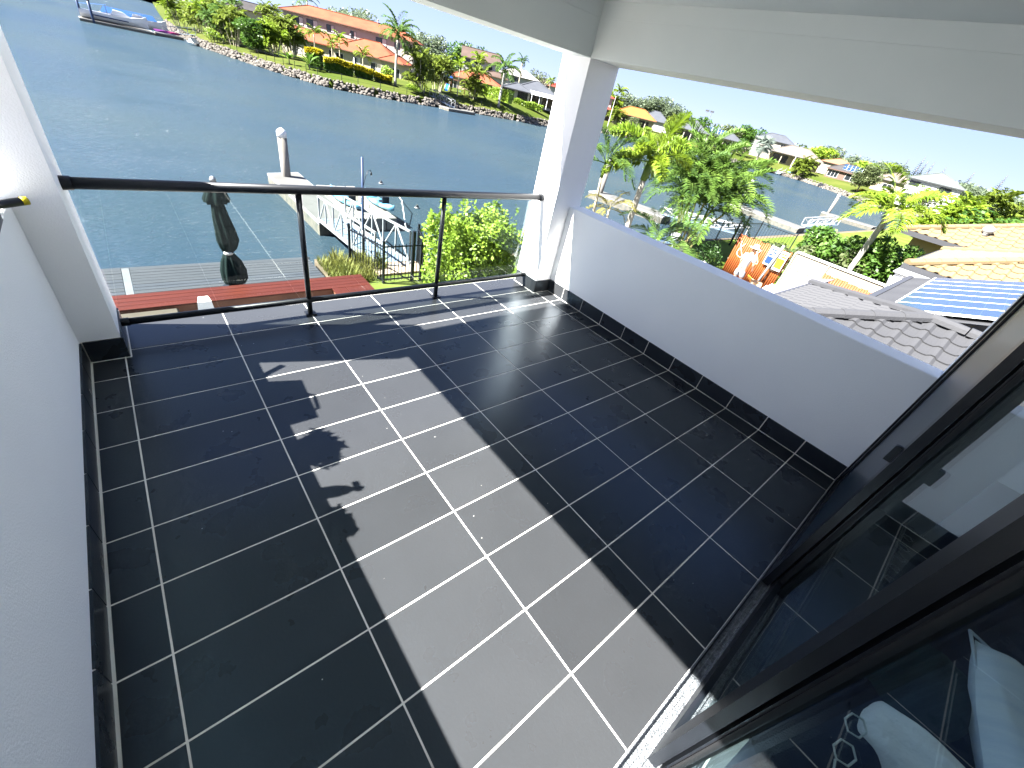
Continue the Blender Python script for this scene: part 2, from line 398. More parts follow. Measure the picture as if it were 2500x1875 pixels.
# ============================================================ ground, water, near shore
ZW = -4.70; ZG = -3.10; ZF = -3.15
def watermat():
    m = bpy.data.materials.new('canal_water'); m.use_nodes = True
    nt = m.node_tree; b = nt.nodes['Principled BSDF']; L = nt.links
    geo = nt.nodes.new('ShaderNodeNewGeometry')
    n0 = nt.nodes.new('ShaderNodeTexNoise'); n0.inputs['Scale'].default_value = 0.05; n0.inputs['Detail'].default_value = 3
    r = nt.nodes.new('ShaderNodeValToRGB')
    r.color_ramp.elements[0].position = 0.35; r.color_ramp.elements[1].position = 0.7
    r.color_ramp.elements[0].color = (0.017, 0.031, 0.045, 1); r.color_ramp.elements[1].color = (0.024, 0.037, 0.043, 1)
    L.new(geo.outputs['Position'], n0.inputs['Vector']); L.new(n0.outputs['Fac'], r.inputs['Fac']); L.new(r.outputs['Color'], b.inputs['Base Color'])
    b.inputs['Roughness'].default_value = 0.5; b.inputs['Specular IOR Level'].default_value = 0.0
    prev = None
    for sc, st, rot, dist, strg in ((0.75, (1.0, 3.2, 1), -22, 0.6, 0.75), (2.4, (1.0, 2.4, 1), -34, 0.22, 0.9), (0.30, (1.0, 2.6, 1), -14, 0.9, 0.45)):
        mp = nt.nodes.new('ShaderNodeMapping'); mp.inputs['Scale'].default_value = st; mp.inputs['Rotation'].default_value = (0, 0, R(rot))
        n = nt.nodes.new('ShaderNodeTexNoise'); n.inputs['Scale'].default_value = sc; n.inputs['Detail'].default_value = 4
        n.inputs['Roughness'].default_value = 0.62; n.inputs['Distortion'].default_value = 0.6
        bp = nt.nodes.new('ShaderNodeBump'); bp.inputs['Strength'].default_value = strg; bp.inputs['Distance'].default_value = dist
        L.new(geo.outputs['Position'], mp.inputs['Vector']); L.new(mp.outputs[0], n.inputs['Vector']); L.new(n.outputs['Fac'], bp.inputs['Height'])
        if prev: L.new(prev.outputs['Normal'], bp.inputs['Normal'])
        prev = bp
    # choppy surface: facets turned to the viewer hide the glancing ones, so reflection never reaches full strength
    g = nt.nodes.new('ShaderNodeBsdfGlossy')
    wp_ = nt.nodes.new('ShaderNodeMapping'); wp_.inputs['Scale'].default_value = (1.0, 2.4, 1); wp_.inputs['Rotation'].default_value = (0, 0, R(-20))
    wn_ = nt.nodes.new('ShaderNodeTexNoise'); wn_.inputs['Scale'].default_value = 0.055; wn_.inputs['Detail'].default_value = 4; wn_.inputs['Distortion'].default_value = 1.2
    wr_ = nt.nodes.new('ShaderNodeMapRange'); wr_.inputs['From Min'].default_value = 0.35; wr_.inputs['From Max'].default_value = 0.65; wr_.inputs['To Min'].default_value = 0.05; wr_.inputs['To Max'].default_value = 0.15
    L.new(geo.outputs['Position'], wp_.inputs['Vector']); L.new(wp_.outputs[0], wn_.inputs['Vector']); L.new(wn_.outputs['Fac'], wr_.inputs['Value']); L.new(wr_.outputs[0], g.inputs['Roughness'])
    fr = nt.nodes.new('ShaderNodeFresnel'); fr.inputs['IOR'].default_value = 1.34
    ml = nt.nodes.new('ShaderNodeMath'); ml.operation = 'MULTIPLY'; ml.inputs[1].default_value = 0.64
    mx = nt.nodes.new('ShaderNodeMixShader'); out = nt.nodes['Material Output']
    L.new(prev.outputs['Normal'], g.inputs['Normal']); L.new(prev.outputs['Normal'], fr.inputs['Normal']); L.new(fr.outputs[0], ml.inputs[0])
    L.new(ml.outputs[0], mx.inputs['Fac']); L.new(b.outputs[0], mx.inputs[1]); L.new(g.outputs[0], mx.inputs[2]); L.new(mx.outputs[0], out.inputs['Surface'])
    return m
M_water = watermat()
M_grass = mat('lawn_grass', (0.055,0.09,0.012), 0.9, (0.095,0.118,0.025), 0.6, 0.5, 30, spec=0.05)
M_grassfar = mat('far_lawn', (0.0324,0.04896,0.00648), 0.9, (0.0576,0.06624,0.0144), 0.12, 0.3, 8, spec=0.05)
M_soil = mat('soil', (0.112,0.084,0.056), 0.95, (0.07,0.056,0.035), 2.5, 0.5, 25)
M_paving = mat('pale_paving', (0.279,0.2666,0.248), 0.8, (0.2356,0.2232,0.2046), 1.5, 0.2, 30)
M_earth = mat('suburb_ground', (0.07,0.098,0.028), 0.95, (0.119,0.126,0.063), 0.02, 0.2, 0.5)
wt = MB(); wt.poly([(-4000,-60,ZW),(1500,-60,ZW),(1500,4000,ZW),(-4000,4000,ZW)])
struct('canal_water', wt, M_water)
BED = MB(); BED.poly([(-4000,-4000,ZW-2.5),(4000,-4000,ZW-2.5),(4000,4000,ZW-2.5),(-4000,4000,ZW-2.5)])
struct('ground', BED, M_earth)
def land(name, poly, z, m, depth=3.0):
    return struct(name, MB().prism(poly, z-depth, z), m)
land('near_bank', [(-300,-200),(300,-200),(300,-60),(150,-60),(141,8),(120,7.0),(90,7.6),(60,7.8),(30,8.4),(22,8.7),(12,8.6),(7.2,8.5),(5.0,9.0),(4.3,9.15),(4.2,7.4),(-6,7.4),(-40,7.4),(-300,7.4)], ZG, M_soil)
land('garden_ground', [(21,-40),(149,-40),(140.5,7.2),(120,6.6),(90,7.2),(60,7.4),(30,8.0),(21,8.2)], ZG+.015, M_grass, 1.0)
struct('lawn', MB().prism([(4.25,3.0),(12.0,3.0),(12.0,8.3),(6.8,8.2),(5.1,8.4),(4.7,8.2),(4.25,7.5)], ZG, ZG+0.05), M_grass)
struct('neighbour_lawn', MB().prism([(20.9,5.0),(32,5.0),(32,8.1),(20.9,8.3)], ZG, ZG+0.04), M_grass)
struct('neighbour_paving', MB().prism([(14,-4),(20.8,-4),(20.8,8.2),(14,8.2)], ZG, ZG+0.03), M_paving)
struct('patio', MB().prism([(-8,-3.2),(4.2,-3.2),(4.2,6.2),(-8,6.2)], ZG, ZG+0.06), M_paving)

# ------------------------------------------------------------ foliage builders
def quads(V, name, m, smooth=False):
    """mesh of separate quads from an (N,4,3) array"""
    n = len(V); me = bpy.data.meshes.new(name)
    me.vertices.add(4*n); me.vertices.foreach_set('co', np.asarray(V, np.float32).reshape(-1))
    me.loops.add(4*n); me.loops.foreach_set('vertex_index', np.arange(4*n, dtype=np.int32))
    me.polygons.add(n); me.polygons.foreach_set('loop_start', np.arange(0, 4*n, 4, dtype=np.int32))
    me.update(calc_edges=True); me.validate()
    if m: me.materials.append(m)
    return me
def leafquads(P, size, rng, up=0.35, aspect=0.55, pointy=True):
    """leaf-shaped quads at points P, tilted at random but tending to face up"""
    n = len(P)
    d = rng.normal(size=(n,3)); d[:,2] *= 0.7; d /= np.linalg.norm(d, axis=1, keepdims=True)
    nrm = rng.normal(size=(n,3)); nrm[:,2] += up*4; nrm /= np.linalg.norm(nrm, axis=1, keepdims=True)
    s = np.cross(d, nrm); s /= (np.linalg.norm(s, axis=1, keepdims=True)+1e-9)
    L = size*rng.uniform(0.6, 1.35, (n,1)); W = L*aspect*0.5
    a = P - d*L*0.5; b = P + d*L*0.5
    mid = P + d*L*0.02
    return np.stack([a, mid + s*W, b, mid - s*W], 1)
def blobpoints(blobs, n, rng, shell=0.75):
    """points spread through ellipsoids (cx,cy,cz,rx,ry,rz), denser near their surface"""
    vol = np.array([b[3]*b[4]*b[5] for b in blobs])**0.67; k = rng.choice(len(blobs), n, p=vol/vol.sum())
    B = np.array(blobs)[k]
    d = rng.normal(size=(n,3)); d /= np.linalg.norm(d, axis=1, keepdims=True)
    r = np.where(rng.uniform(size=n) < 0.75, rng.uniform(shell, 1.06, n), rng.uniform(0.2, shell, n))[:,None]
    return B[:,:3] + d*r*B[:,3:6]
def crown_mesh(name, blobs, n, size, m, seed, up=0.35, aspect=0.55):
    rng = np.random.default_rng(seed)
    P = blobpoints(blobs, n, rng)
    return quads(leafquads(P, size, rng, up, aspect), name, m)
def randblobs(seed, w, h, k, z0):
    """k clumps inside an upright ellipsoid of width w and height h whose bottom is at z0"""
    r = random.Random(seed); out = []
    for _ in range(k):
        a = r.uniform(0, 6.283); q = math.sqrt(r.uniform(0, 1))*0.34*w; t = r.uniform(0.22, 0.82)
        s = r.uniform(0.20, 0.32)
        out.append((q*math.cos(a)*(1.2-abs(t-0.5)), q*math.sin(a)*(1.2-abs(t-0.5)), z0+h*t, s*w, s*w, s*h*0.8))
    return out
M_bark = mat('bark', (0.128,0.096,0.072), 0.9, (0.208,0.176,0.144), 6, 0.5, 30)
M_palebark = mat('pale_bark', (0.336,0.32,0.288), 0.85, (0.24,0.224,0.192), 5, 0.35, 25)
M_palmtrunk = mat('palm_trunk', (0.375,0.345,0.27), 0.85, (0.27,0.2325,0.165), 4, 0.3, 20)
M_goldcane = mat('golden_cane', (0.4,0.336,0.16), 0.6, (0.304,0.304,0.112), 3)
LM = {
 'green': leafmat('leaf_green', (0.030,0.078,0.010), (0.085,0.155,0.022), (0.15,0.225,0.04)),
 'dark': leafmat('leaf_dark_green', (0.018,0.05,0.010), (0.045,0.10,0.018), (0.08,0.14,0.03)),
 'lime': leafmat('leaf_lime', (0.108,0.18,0.0144), (0.216,0.3024,0.0324), (0.3024,0.36,0.0576), 2.5),
 'yellow': leafmat('leaf_yellow', (0.26,0.24,0.008), (0.50,0.40,0.010), (0.60,0.47,0.015), 0.8),
 'olive': leafmat('leaf_olive', (0.0504,0.072,0.0252), (0.1008,0.1224,0.0468), (0.144,0.1584,0.072)),
 'gum': leafmat('leaf_grey_green', (0.075,0.105,0.06), (0.15,0.185,0.11), (0.22,0.25,0.17), 0.8),
 'palm': leafmat('palm_leaf', (0.050,0.105,0.014), (0.115,0.185,0.030), (0.21,0.26,0.055), 1.2),
 'palmfar': leafmat('palm_leaf_far', (0.075,0.115,0.014), (0.15,0.19,0.025), (0.24,0.25,0.05), .5),
 'palmlime': leafmat('palm_leaf_lime', (0.095,0.165,0.012), (0.20,0.27,0.024), (0.31,0.32,0.05), 1.5),
 'palmdeep': leafmat('palm_leaf_deep', (0.035,0.080,0.015), (0.085,0.145,0.028), (0.16,0.21,0.06), 1.2),
 'palmgold': leafmat('palm_leaf_gold', (0.1584,0.1368,0.0216), (0.2592,0.2304,0.0432), (0.324,0.2592,0.0648), 1.5),
 'silver': leafmat('palm_leaf_silver', (0.144,0.18,0.1512), (0.2376,0.2808,0.2376), (0.324,0.36,0.3168), 1.0),
 'pine': leafmat('pine_needle', (0.0216,0.0504,0.036), (0.0432,0.0792,0.0576), None, 0.5),
}
def frond_mesh(name, L, m, rise, droop, n=26, leaf=0.55, width=0.035, vee=0.5, hang=0.5, bushy=False, seed=0, curl=0.0):
    """feather palm frond growing from the origin along +X, arching up by rise and down by droop"""
    r = random.Random(seed); pts = []
    ang = rise; x = z = 0.0; st = L/14
    for i in range(15):
        pts.append(Vector((x, curl*(i/14.0)**2*L*0.25, z)))
        x += st*math.cos(ang); z += st*math.sin(ang); ang -= droop/14*(0.5+1.0*i/14)
    Q = []
    def at(t):
        f = t*14; i = min(int(f), 13); return pts[i].lerp(pts[i+1], f-i), (pts[i+1]-pts[i]).normalized()
    for i in range(13):   # rachis
        a, b = pts[i], pts[i+1]; w = 0.022*L/2.5*(1.1-i/14)
        s = Vector((0, w, 0)); Q.append([a-s, b-s, b+s, a+s])
        u = Vector((0, 0, w)); Q.append([a-u, b-u, b+u, a+u])
    for k in range(n):
        t = 0.16 + 0.83*(k+0.5)/n
        p, d = at(t); ll = leaf*math.sin(math.pi*(0.12+0.86*t))**0.6*r.uniform(0.85, 1.12)
        sides = (-1, 1)
        for sd in sides:
            for q in range(3 if bushy else 1):
                va = r.uniform(-1.3, 1.3) if bushy else vee + r.uniform(-0.18, 0.18)
                side = Vector((0, sd*math.cos(va), 0)) + Vector((-d.z, 0, d.x))*math.sin(va)
                dr = (d*r.uniform(0.45, 0.75) + side).normalized()
                mid = p + dr*ll*0.55; tip = p + dr*ll*0.97 - Vector((0, 0, hang*ll*r.uniform(0.3, 0.7)))
                wv = dr.cross(Vector((0, 0, 1)) + d*0.35).normalized()*(width*0.5)
                Q.append([p-wv*0.5, mid-wv, tip, mid+wv])
    return quads(np.array([[tuple(c) for c in q] for q in Q]), name, m)
def fan_mesh(name, L, m, seed=0, n=34):
    """fan palm leaf: stalk and a pleated round blade with split tips"""
    r = random.Random(seed); Q = []
    Q.append([(0,-.03,0),(L*.5,-.02,L*.12),(L*.5,.02,L*.12),(0,.03,0)])
    c = Vector((L*.48, 0, L*.12))
    for k in range(n):
        a0 = -2.3 + 4.6*k/n; a1 = -2.3 + 4.6*(k+1)/n; am = (a0+a1)/2
        def P(a, q, dz): return c + Vector((math.cos(a)*q*L*.55, math.sin(a)*q*L*.55, dz*L - 0.18*q*q*L))
        Q.append([tuple(c), tuple(P(a0, .42, .02)), tuple(P(am, 1.0*r.uniform(.85,1.1), -.05)), tuple(P(a1, .42, -.02))])
    return quads(np.array([[tuple(x) for x in q] for q in Q]), name, m)
FROND = {}
def frondset(key):
    if key in FROND: return FROND[key]
    S = {
     'foxtail': dict(L=2.1, m=LM['palmlime'], leaf=0.42, width=0.055, n=60, bushy=True, hang=0.15),
     'cane': dict(L=2.5, m=LM['palm'], leaf=0.66, width=0.06, n=42, vee=0.55, hang=0.35),
     'canegold': dict(L=2.3, m=LM['palmgold'], leaf=0.6, width=0.055, n=38, vee=0.45, hang=0.4),
     'canedeep': dict(L=2.4, m=LM['palmdeep'], leaf=0.66, width=0.06, n=40, vee=0.5, hang=0.45),
     'broadlime': dict(L=2.2, m=LM['palmlime'], leaf=0.75, width=0.085, n=38, vee=0.35, hang=0.55),
     'royal': dict(L=4.4, m=LM['palmdeep'], leaf=1.1, width=0.20, n=34, vee=0.4, hang=0.7),
     'farcane': dict(L=3.1, m=LM['palmfar'], leaf=1.0, width=0.28, n=18, vee=0.5, hang=0.5),
     'farlime': dict(L=2.8, m=LM['palmlime'], leaf=1.0, width=0.30, n=18, vee=0.5, hang=0.5),
     'fardeep': dict(L=3.2, m=LM['palmdeep'], leaf=1.05, width=0.28, n=18, vee=0.45, hang=0.6),
    }[key]
    out = [frond_mesh('frond', rise=R(a), droop=R(d), seed=i, curl=c, **S)
           for i, (a, d, c) in enumerate(((74, 70, .1), (58, 95, -.2), (42, 100, .2), (24, 95, -.1), (2, 75, .15)))]
    FROND[key] = out
    return out
def palm(label, loc, H, r0, kind, nf, s=1.0, lean=(0,0), trunk=None, shaft=None, group=None, seed=0, name='palm_tree', low=0.0, fan=False, skirt_kind=None):
    """palm: ringed trunk, green crownshaft and separate fronds"""
    r = random.Random(seed+int(loc[0]*7)); t = thing(name, label, 'palm tree', loc, 0, group)
    p = [(lean[0]*q*q, lean[1]*q*q, H*q) for q in (0,.15,.3,.45,.6,.75,.9,1)]
    MB().tube(p, [r0*1.35,r0*1.05,r0,r0*.98,r0*.95,r0*.92,r0*.9,r0*.85], 8).build('trunk', trunk or M_palmtrunk, t, True)
    top = Vector(p[-1])
    if shaft:
        MB().tube([top, top+Vector((0,0,.35*s)), top+Vector((0,0,.8*s))], [r0*1.05, r0*1.0, r0*.5], 8).build('crownshaft', shaft, t, True)
        top = top + Vector((0,0,.62*s))
    if fan:
        ms = [FAN[kind][i] for i in range(3)]
    else: ms = frondset(kind)
    for i in range(nf):
        az = 2.399963*i + r.uniform(-.25,.25)
        lev = (i+.5)/nf
        if fan:
            o = put('frond', ms[i % 3], t, top, (0, -R(72) + lev*R(115), az), s*r.uniform(.85,1.1))
        else:
            k = min(4, int(lev*4.4 + low))
            me = ms[k]
            if skirt_kind and lev > .78: me = frondset(skirt_kind)[min(4, k+1)]
            o = put('frond', me, t, top, (r.uniform(-.25,.25), r.uniform(-.12,.12), az), s*r.uniform(.85,1.12))
    return t
FAN = {'silver': [fan_mesh('frond', 2.6, LM['silver'], i) for i in range(3)],
       'fanlime': [fan_mesh('frond', 2.5, LM['palmlime'], 10+i) for i in range(3)]}

TREE = {}
def tree(label, loc, w, h, kind, seed=0, n=900, leaf=0.5, k=9, trunk_h=0.3, group=None, name='tree', tm=None, variant=0, rz=None, cat='tree', up=0.35):
    """tapered trunk with limbs and a crown of leaf clumps; crowns of one kind share a few meshes"""
    t = thing(name, label, cat, loc, rnd.uniform(0, 6.28) if rz is None else rz, group)
    key = (kind, variant, n, leaf, k)
    if key not in TREE:
        TREE[key] = crown_mesh('crown', randblobs(seed*13+variant*7+len(kind), 1.0, 1.0, k, 0.0), n, leaf, LM[kind], seed+variant)
    z0 = h*trunk_h*0.7
    tb = MB(); tb.tube([(0,0,-.1),(0.02*w,0,z0),(0.03*w,0.02*w,h*0.62)], [0.028*h+.03, 0.022*h+.02, 0.008*h], 7)
    r = random.Random(seed)
    for _ in range(4):
        a = r.uniform(0,6.28); q = r.uniform(.18,.32)*w; zz = h*r.uniform(.45,.75)
        tb.tube([(0.02*w,0,z0*r.uniform(.8,1.2)), (q*.5*math.cos(a), q*.5*math.sin(a), zz*.75), (q*math.cos(a), q*math.sin(a), zz)], [.014*h+.01,.01*h,.004*h], 5)
    tb.build('trunk', tm or M_bark, t, True)
    put('crown', TREE[key], t, (0,0,z0*.75), (0,0,0), (w, w, h-z0*.75))
    return t

# ------------------------------------------------------------ timber deck, bench, umbrella
M_deck = mat('grey_weathered_boards', (0.02941,0.03235,0.03676), 0.55, (0.04117,0.04411,0.04852), 3, 0.2, 30, stretch=(0.3,6,6))
M_deck2 = mat('grey_boards_darker', (0.02728,0.031,0.0372), 0.5, (0.04092,0.04464,0.05084), 3, 0.2, 30, stretch=(0.3,6,6))
M_deckp = mat('pale_deck_board', (0.1008,0.1058,0.1109), 0.5, (0.08568,0.09072,0.09576), 3, 0.2, 30)
M_red = mat('red_stained_timber', (0.06157,0.01283,0.006843), 0.42, (0.04275,0.008554,0.00479), 2.2, 0.15, 40, stretch=(0.35,5,5))
M_redend = mat('brown_bench_face', (0.17,0.075,0.045), 0.6, (0.12,0.055,0.035), 3, 0.2, 30)
M_tan = mat('tan_coping', (0.056,0.04704,0.03584), 0.7, (0.04704,0.0392,0.02912), 4)
dk = thing('timber_deck', 'grey weathered timber deck at the canal edge behind the red bench', 'deck', (0,0,-3.0))
n_b = 0
y = 5.60
pl_mesh = {}
while y < 9.05:
    for x0, x1 in ((-6.0, 0.262), (0.402, 4.10)):
        MB().cbox(x0, y, -0.028, x1 + (0.0 if x0 < 0 else (9.05-y)*0.02), y+0.131, rnd.uniform(-.002,.002), 0.005).build('plank', M_deck if rnd.random() < .65 else M_deck2, dk)
    y += 0.1445
MB().cbox(0.268, 5.6, -0.028, 0.396, 9.04, 0.001, 0.004).build('plank', M_deckp, dk)
MB().box(-6,9.05,-0.30,4.15,9.09,-0.002).build('fascia', M_deck, dk)
for x in (-3,-0.5,2,4):
    MB().tube([(x,8.8,-2.2),(x,8.8,-0.03)],0.11,10).build('pile', M_bark, dk, True)
bn = thing('timber_bench', 'L-shaped red stained timber bench along the grey deck', 'bench', (0,0,-2.55))
for i in range(4):
    y0 = 6.215 + i*0.148
    MB().cbox(-5.0, y0, -0.03, 4.66, y0+0.140, rnd.uniform(-.002,.002), 0.004).build('plank', M_red, bn)
for i in range(6):
    x0 = 3.775 + i*0.148
    MB().cbox(x0, 3.6, -0.031, x0+0.140, 6.206, rnd.uniform(-.002,.002), 0.004).build('plank', M_red, bn)
MB().box(-5.0,6.24,-0.5,3.79,6.76,-0.032).build('bench_face', M_redend, bn)
MB().box(3.80,3.6,-0.5,4.62,6.74,-0.033).build('bench_face', M_redend, bn)
cp = tag(MB().cbox(-5.0,5.92,ZG+.07,1.0,6.20,-2.60,0.03).build('planter_edge', M_tan), 'tan rendered coping below the red bench, left end', 'coping')
tw = MB(); tw.add([(1.30,6.20,-2.545),(1.52,6.20,-2.545),(1.50,6.42,-2.543),(1.34,6.42,-2.543),(1.26,6.185,-2.86),(1.56,6.185,-2.86),(1.27,6.20,-2.86),(1.55,6.20,-2.86)],
    [(0,1,2,3),(4,5,1,0),(6,7,5,4)])
tag(tw.build('towel', mat('white_cloth',(0.80,0.80,0.78),0.9,(0.74,0.74,0.72),6)), 'small white cloth hanging over the front of the red bench', 'towel')

M_canvas = mat('dark_green_canvas', (0.0028,0.0080,0.0074), 0.9, (0.0045,0.011,0.0105), 7, 0.3, 60, spec=0.1)
um = thing('closed_umbrella', 'closed dark patio umbrella tied around its pole behind the red bench', 'umbrella', (2.12,7.55,-3.0))
MB().tube([(0,0,0.0),(0,0,2.30)],0.024,10).build('pole', M_alu, um, True)
MB().lathe([(0.26,0.001),(0.27,0.04),(0.10,0.07),(0.04,0.10),(0.035,0.35)],16).build('base', M_black, um, True)
def pleats(prof, n, depth, seed):
    r = random.Random(seed); ph = [r.uniform(-.25,.25) for _ in range(n)]
    mb = MB(); k = n*4; v = []; f = []
    for rad, z, dx in prof:
        for i in range(k):
            a = 2*math.pi*i/k; fold = math.cos(n*a + ph[(i//4) % n]*2)
            q = rad*(1 + depth*fold + 0.15*math.sin(2*a+z*3)); v.append((q*math.cos(a)+dx, q*math.sin(a)*0.85, z))
    for j in range(len(prof)-1):
        for i in range(k):
            f.append((j*k+i, j*k+(i+1)%k, (j+1)*k+(i+1)%k, (j+1)*k+i))
    f.append(tuple((len(prof)-1)*k+i for i in range(k)))
    return mb.add(v, f)
pleats([(0.15,0.13,.02),(0.185,0.24,.03),(0.18,0.45,.03),(0.14,0.66,.02),(0.07,0.84,.0)],8,0.25,3).build('canopy_hem', M_canvas, um, True)
pleats([(0.07,0.84,0),(0.13,0.95,.03),(0.175,1.10,.04),(0.17,1.30,.03),(0.14,1.60,.0),(0.10,1.85,-.01),(0.09,1.93,0)],8,0.22,4).build('canopy', M_canvas, um, True)
pleats([(0.20,1.86,-.01),(0.21,1.93,-.01),(0.15,2.08,0),(0.085,2.20,0),(0.045,2.25,0)],8,0.2,5).build('top_flap', M_canvas, um, True)
MB().lathe([(0.052,2.25),(0.055,2.29),(0.04,2.33),(0.015,2.345)],12).build('finial', M_alu, um, True)
MB().lathe([(0.085,0.81),(0.09,0.84),(0.085,0.87)],14).build('tie_strap', mat('pale_strap',(0.5,0.5,0.47),0.8), um, True)

# ------------------------------------------------------------ shore garden: fence, lamp, grasses, bush
fe = thing('pool_fence', 'black picket fence with a gate at the foot of the gangway', 'fence', (0,0,ZG+.05))
def picket_run(a, b, par, h=1.05, step=0.105):
    a = Vector(a); b = Vector(b); d = b-a; n = max(2, int(d.length/step))
    for z in (0.10, h-0.06):
        MB().bar(a+Vector((0,0,z)), b+Vector((0,0,z)), 0.032, 0.032).build('rail', M_black, par)
    key = ('pk', round(h,2))
    if key not in TREE: TREE[key] = MB().box(-.008,-.008,0.06,.008,.008,h).mesh('picket', M_black)
    for i in range(1, n):
        q = a + d*(i/n); put('picket', TREE[key], par, q)
def fpost(p, par, h=1.15, w=0.055):
    MB().box(p[0]-w/2,p[1]-w/2,0,p[0]+w/2,p[1]+w/2,h).build('post', M_black, par)
FP = [(5.05,8.49),(5.43,7.18),(6.27,7.18),(6.52,7.19),(6.72,7.40),(7.05,8.35),(8.6,8.42)]
for i in range(len(FP)-1): picket_run((*FP[i],0), (*FP[i+1],0), fe)
for i, q in enumerate(FP): fpost(q, fe, 1.15 if i != 2 else 1.38, 0.055 if i != 2 else 0.075)
M_navy = mat('dark_blue_paint', (0.015,0.03,0.07), 0.4, (0.02,0.035,0.08), 5)
lp = thing('lamp_post', 'thin dark blue pole with a curved hook arm by the gangway', 'pole', (5.51,8.66,ZG+.05))
MB().tube([(0,0,0),(0,0,2.72)],0.030,10).build('pole', M_navy, lp, True)
MB().tube([(0,0,1.95),(0.05,0.02,2.12),(0.10,0.03,2.28),(0.17,0.05,2.40),(0.24,0.06,2.42),(0.26,0.06,2.36)],0.008,6).build('hook_arm', M_black, lp, True)
MB().tube([(0.26,0.06,2.37),(0.26,0.06,2.30)],0.022,8).build('hook_tip', M_black, lp, True)
MB().tube([(0,0,0.0),(0,0,0.9)],0.042,10).build('sleeve', M_black, lp, True)
gr = []; rg = np.random.default_rng(5)
for i in range(2600):
    x = rg.uniform(4.25, 5.9); yy = rg.uniform(7.35, 8.75)
    if yy > 9.3 - (x-4.2)*0.45 or (x > 5.3 and yy < 7.9): continue
    h = rg.uniform(.12,.42)*(0.6+0.6*math.sin(x*5)**2); a = rg.uniform(0,6.28); w = .012
    b = np.array([x,yy,ZG+.04]); t = b+np.array([math.cos(a)*h*.5, math.sin(a)*h*.5, h]); s = np.array([-math.sin(a)*w, math.cos(a)*w, 0])
    m_ = (b+t)/2+np.array([0,0,h*.12])
    gr.append([b-s, m_-s, t, m_+s])
tag(put('tall_grass', quads(np.array(gr), 'tall_grass', leafmat('grass_blade',(0.10,0.12,0.02),(0.21,0.20,0.055),(0.29,0.26,0.10),1.2))), kind='stuff')
def bush(label, loc, blobs, n, leaf, kind, seed, name='bush', cat='bush', up=0.35, aspect=0.55, group=None, stems=True):
    t = thing(name, label, cat, loc, 0, group)
    put('foliage', crown_mesh('foliage', blobs, n, leaf, LM[kind], seed, up, aspect), t)
    if stems:
        sb = MB(); r = random.Random(seed)
        for b in blobs[:7]:
            sb.tube([(b[0]*.15,b[1]*.15,0),(b[0]*.6,b[1]*.6,b[2]*.6),(b[0],b[1],b[2])],[.03,.02,.01],5)
        sb.build('stem', M_bark, t)
    return t
_r = random.Random(44); _bl = []
for q in range(66):
    a_ = _r.uniform(0, 6.28); e_ = math.sqrt(_r.uniform(.05, 1)); zz_ = _r.uniform(.35, 2.15)
    w_ = 1.32*(1-.30*abs(zz_-1.1)/1.1)
    s_ = _r.uniform(.22, .44)
    _bl.append((.15+w_*e_*math.cos(a_)*.95, -.1+w_*e_*math.sin(a_)*.8, zz_, s_, s_, s_*_r.uniform(.8,1.5)))
for q in range(34):
    _bl.append((_r.uniform(-1.0,1.3), _r.uniform(-.9,.6), _r.uniform(1.7,2.45), .09,.09,_r.uniform(.22,.5)))
bush('big bright lime-green shrub behind the right railing panel', (6.95,5.75,ZG), _bl, 20000, 0.108, 'lime', 11)

# ------------------------------------------------------------ pontoon, gangway, kayaks
M_conc = mat('pontoon_concrete', (0.08244,0.08244,0.07854), 0.85, (0.06678,0.06678,0.06282), 1.2, 0.2, 20)
M_pale = mat('pale_edge_trim', (0.1725,0.1725,0.1673), 0.7, (0.1464,0.1464,0.1411), 3)
M_wetside = mat('pontoon_side', (0.05,0.055,0.05), 0.7, (0.11,0.10,0.08), 4, 0.3, 12)
M_galv = mat('white_metal', (0.2222,0.2293,0.2365), 0.45, (0.1935,0.2007,0.2079), 8)
M_bluedeck = mat('blue_grey_grating', (0.105,0.147,0.189), 0.6, (0.1312,0.1732,0.2152), 6, 0.4, 60)
M_pile = mat('weathered_pile', (0.1626,0.153,0.1386), 0.85, (0.1195,0.11,0.09563), 3, 0.3, 14, stretch=(1,1,0.25))
M_capw = mat('white_plastic', (0.544,0.544,0.5372), 0.4)
def pontoon(name, label, poly, z, group=None, th=0.55):
    t = thing(name, label, 'pontoon', (poly[0][0], poly[0][1], z), 0, group)
    P = [(x-poly[0][0], y-poly[0][1]) for x, y in poly]; c = (sum(x for x,_ in P)/len(P), sum(y for _,y in P)/len(P))
    I = [(c[0]+(x-c[0])*.995, c[1]+(y-c[1])*.995) for x,y in P]
    MB().prism(P, -th, -0.10).build('float', M_wetside, t)
    MB().prism([(c[0]+(x-c[0])*1.01, c[1]+(y-c[1])*1.01) for x,y in P], -0.0995, -0.004).build('edge_trim', M_pale, t)
    J = [(c[0]+(x-c[0])*.93, c[1]+(y-c[1])*.975) for x,y in P]
    MB().prism(J, -0.0035, 0.004).build('deck', M_conc, t)
    return t
pontoon('pontoon', 'grey concrete pontoon with a pile at its far end and blue kayaks beside it', [(6.36,15.2),(7.92,15.5),(7.86,22.95),(6.28,22.45)], -4.15)
def pile(label, x, y, top, r=0.21, group='mooring piles'):
    t = thing('mooring_pile', label, 'pile', (x,y,ZW-0.6), 0, group); h = top - (ZW-0.6)
    MB().tube([(0,0,0),(0,0,h-0.36)], r, 14).build('shaft', M_pile, t, True)
    MB().lathe([(r*1.07,h-0.40),(r*1.07,h-0.17),(r*.75,h-0.08),(r*.1,h)],14).build('cap', M_capw, t, True)
    return t
pile('mooring pile with a white pointed cap at the far end of the nearest grey pontoon', 7.05, 22.05, -2.0)
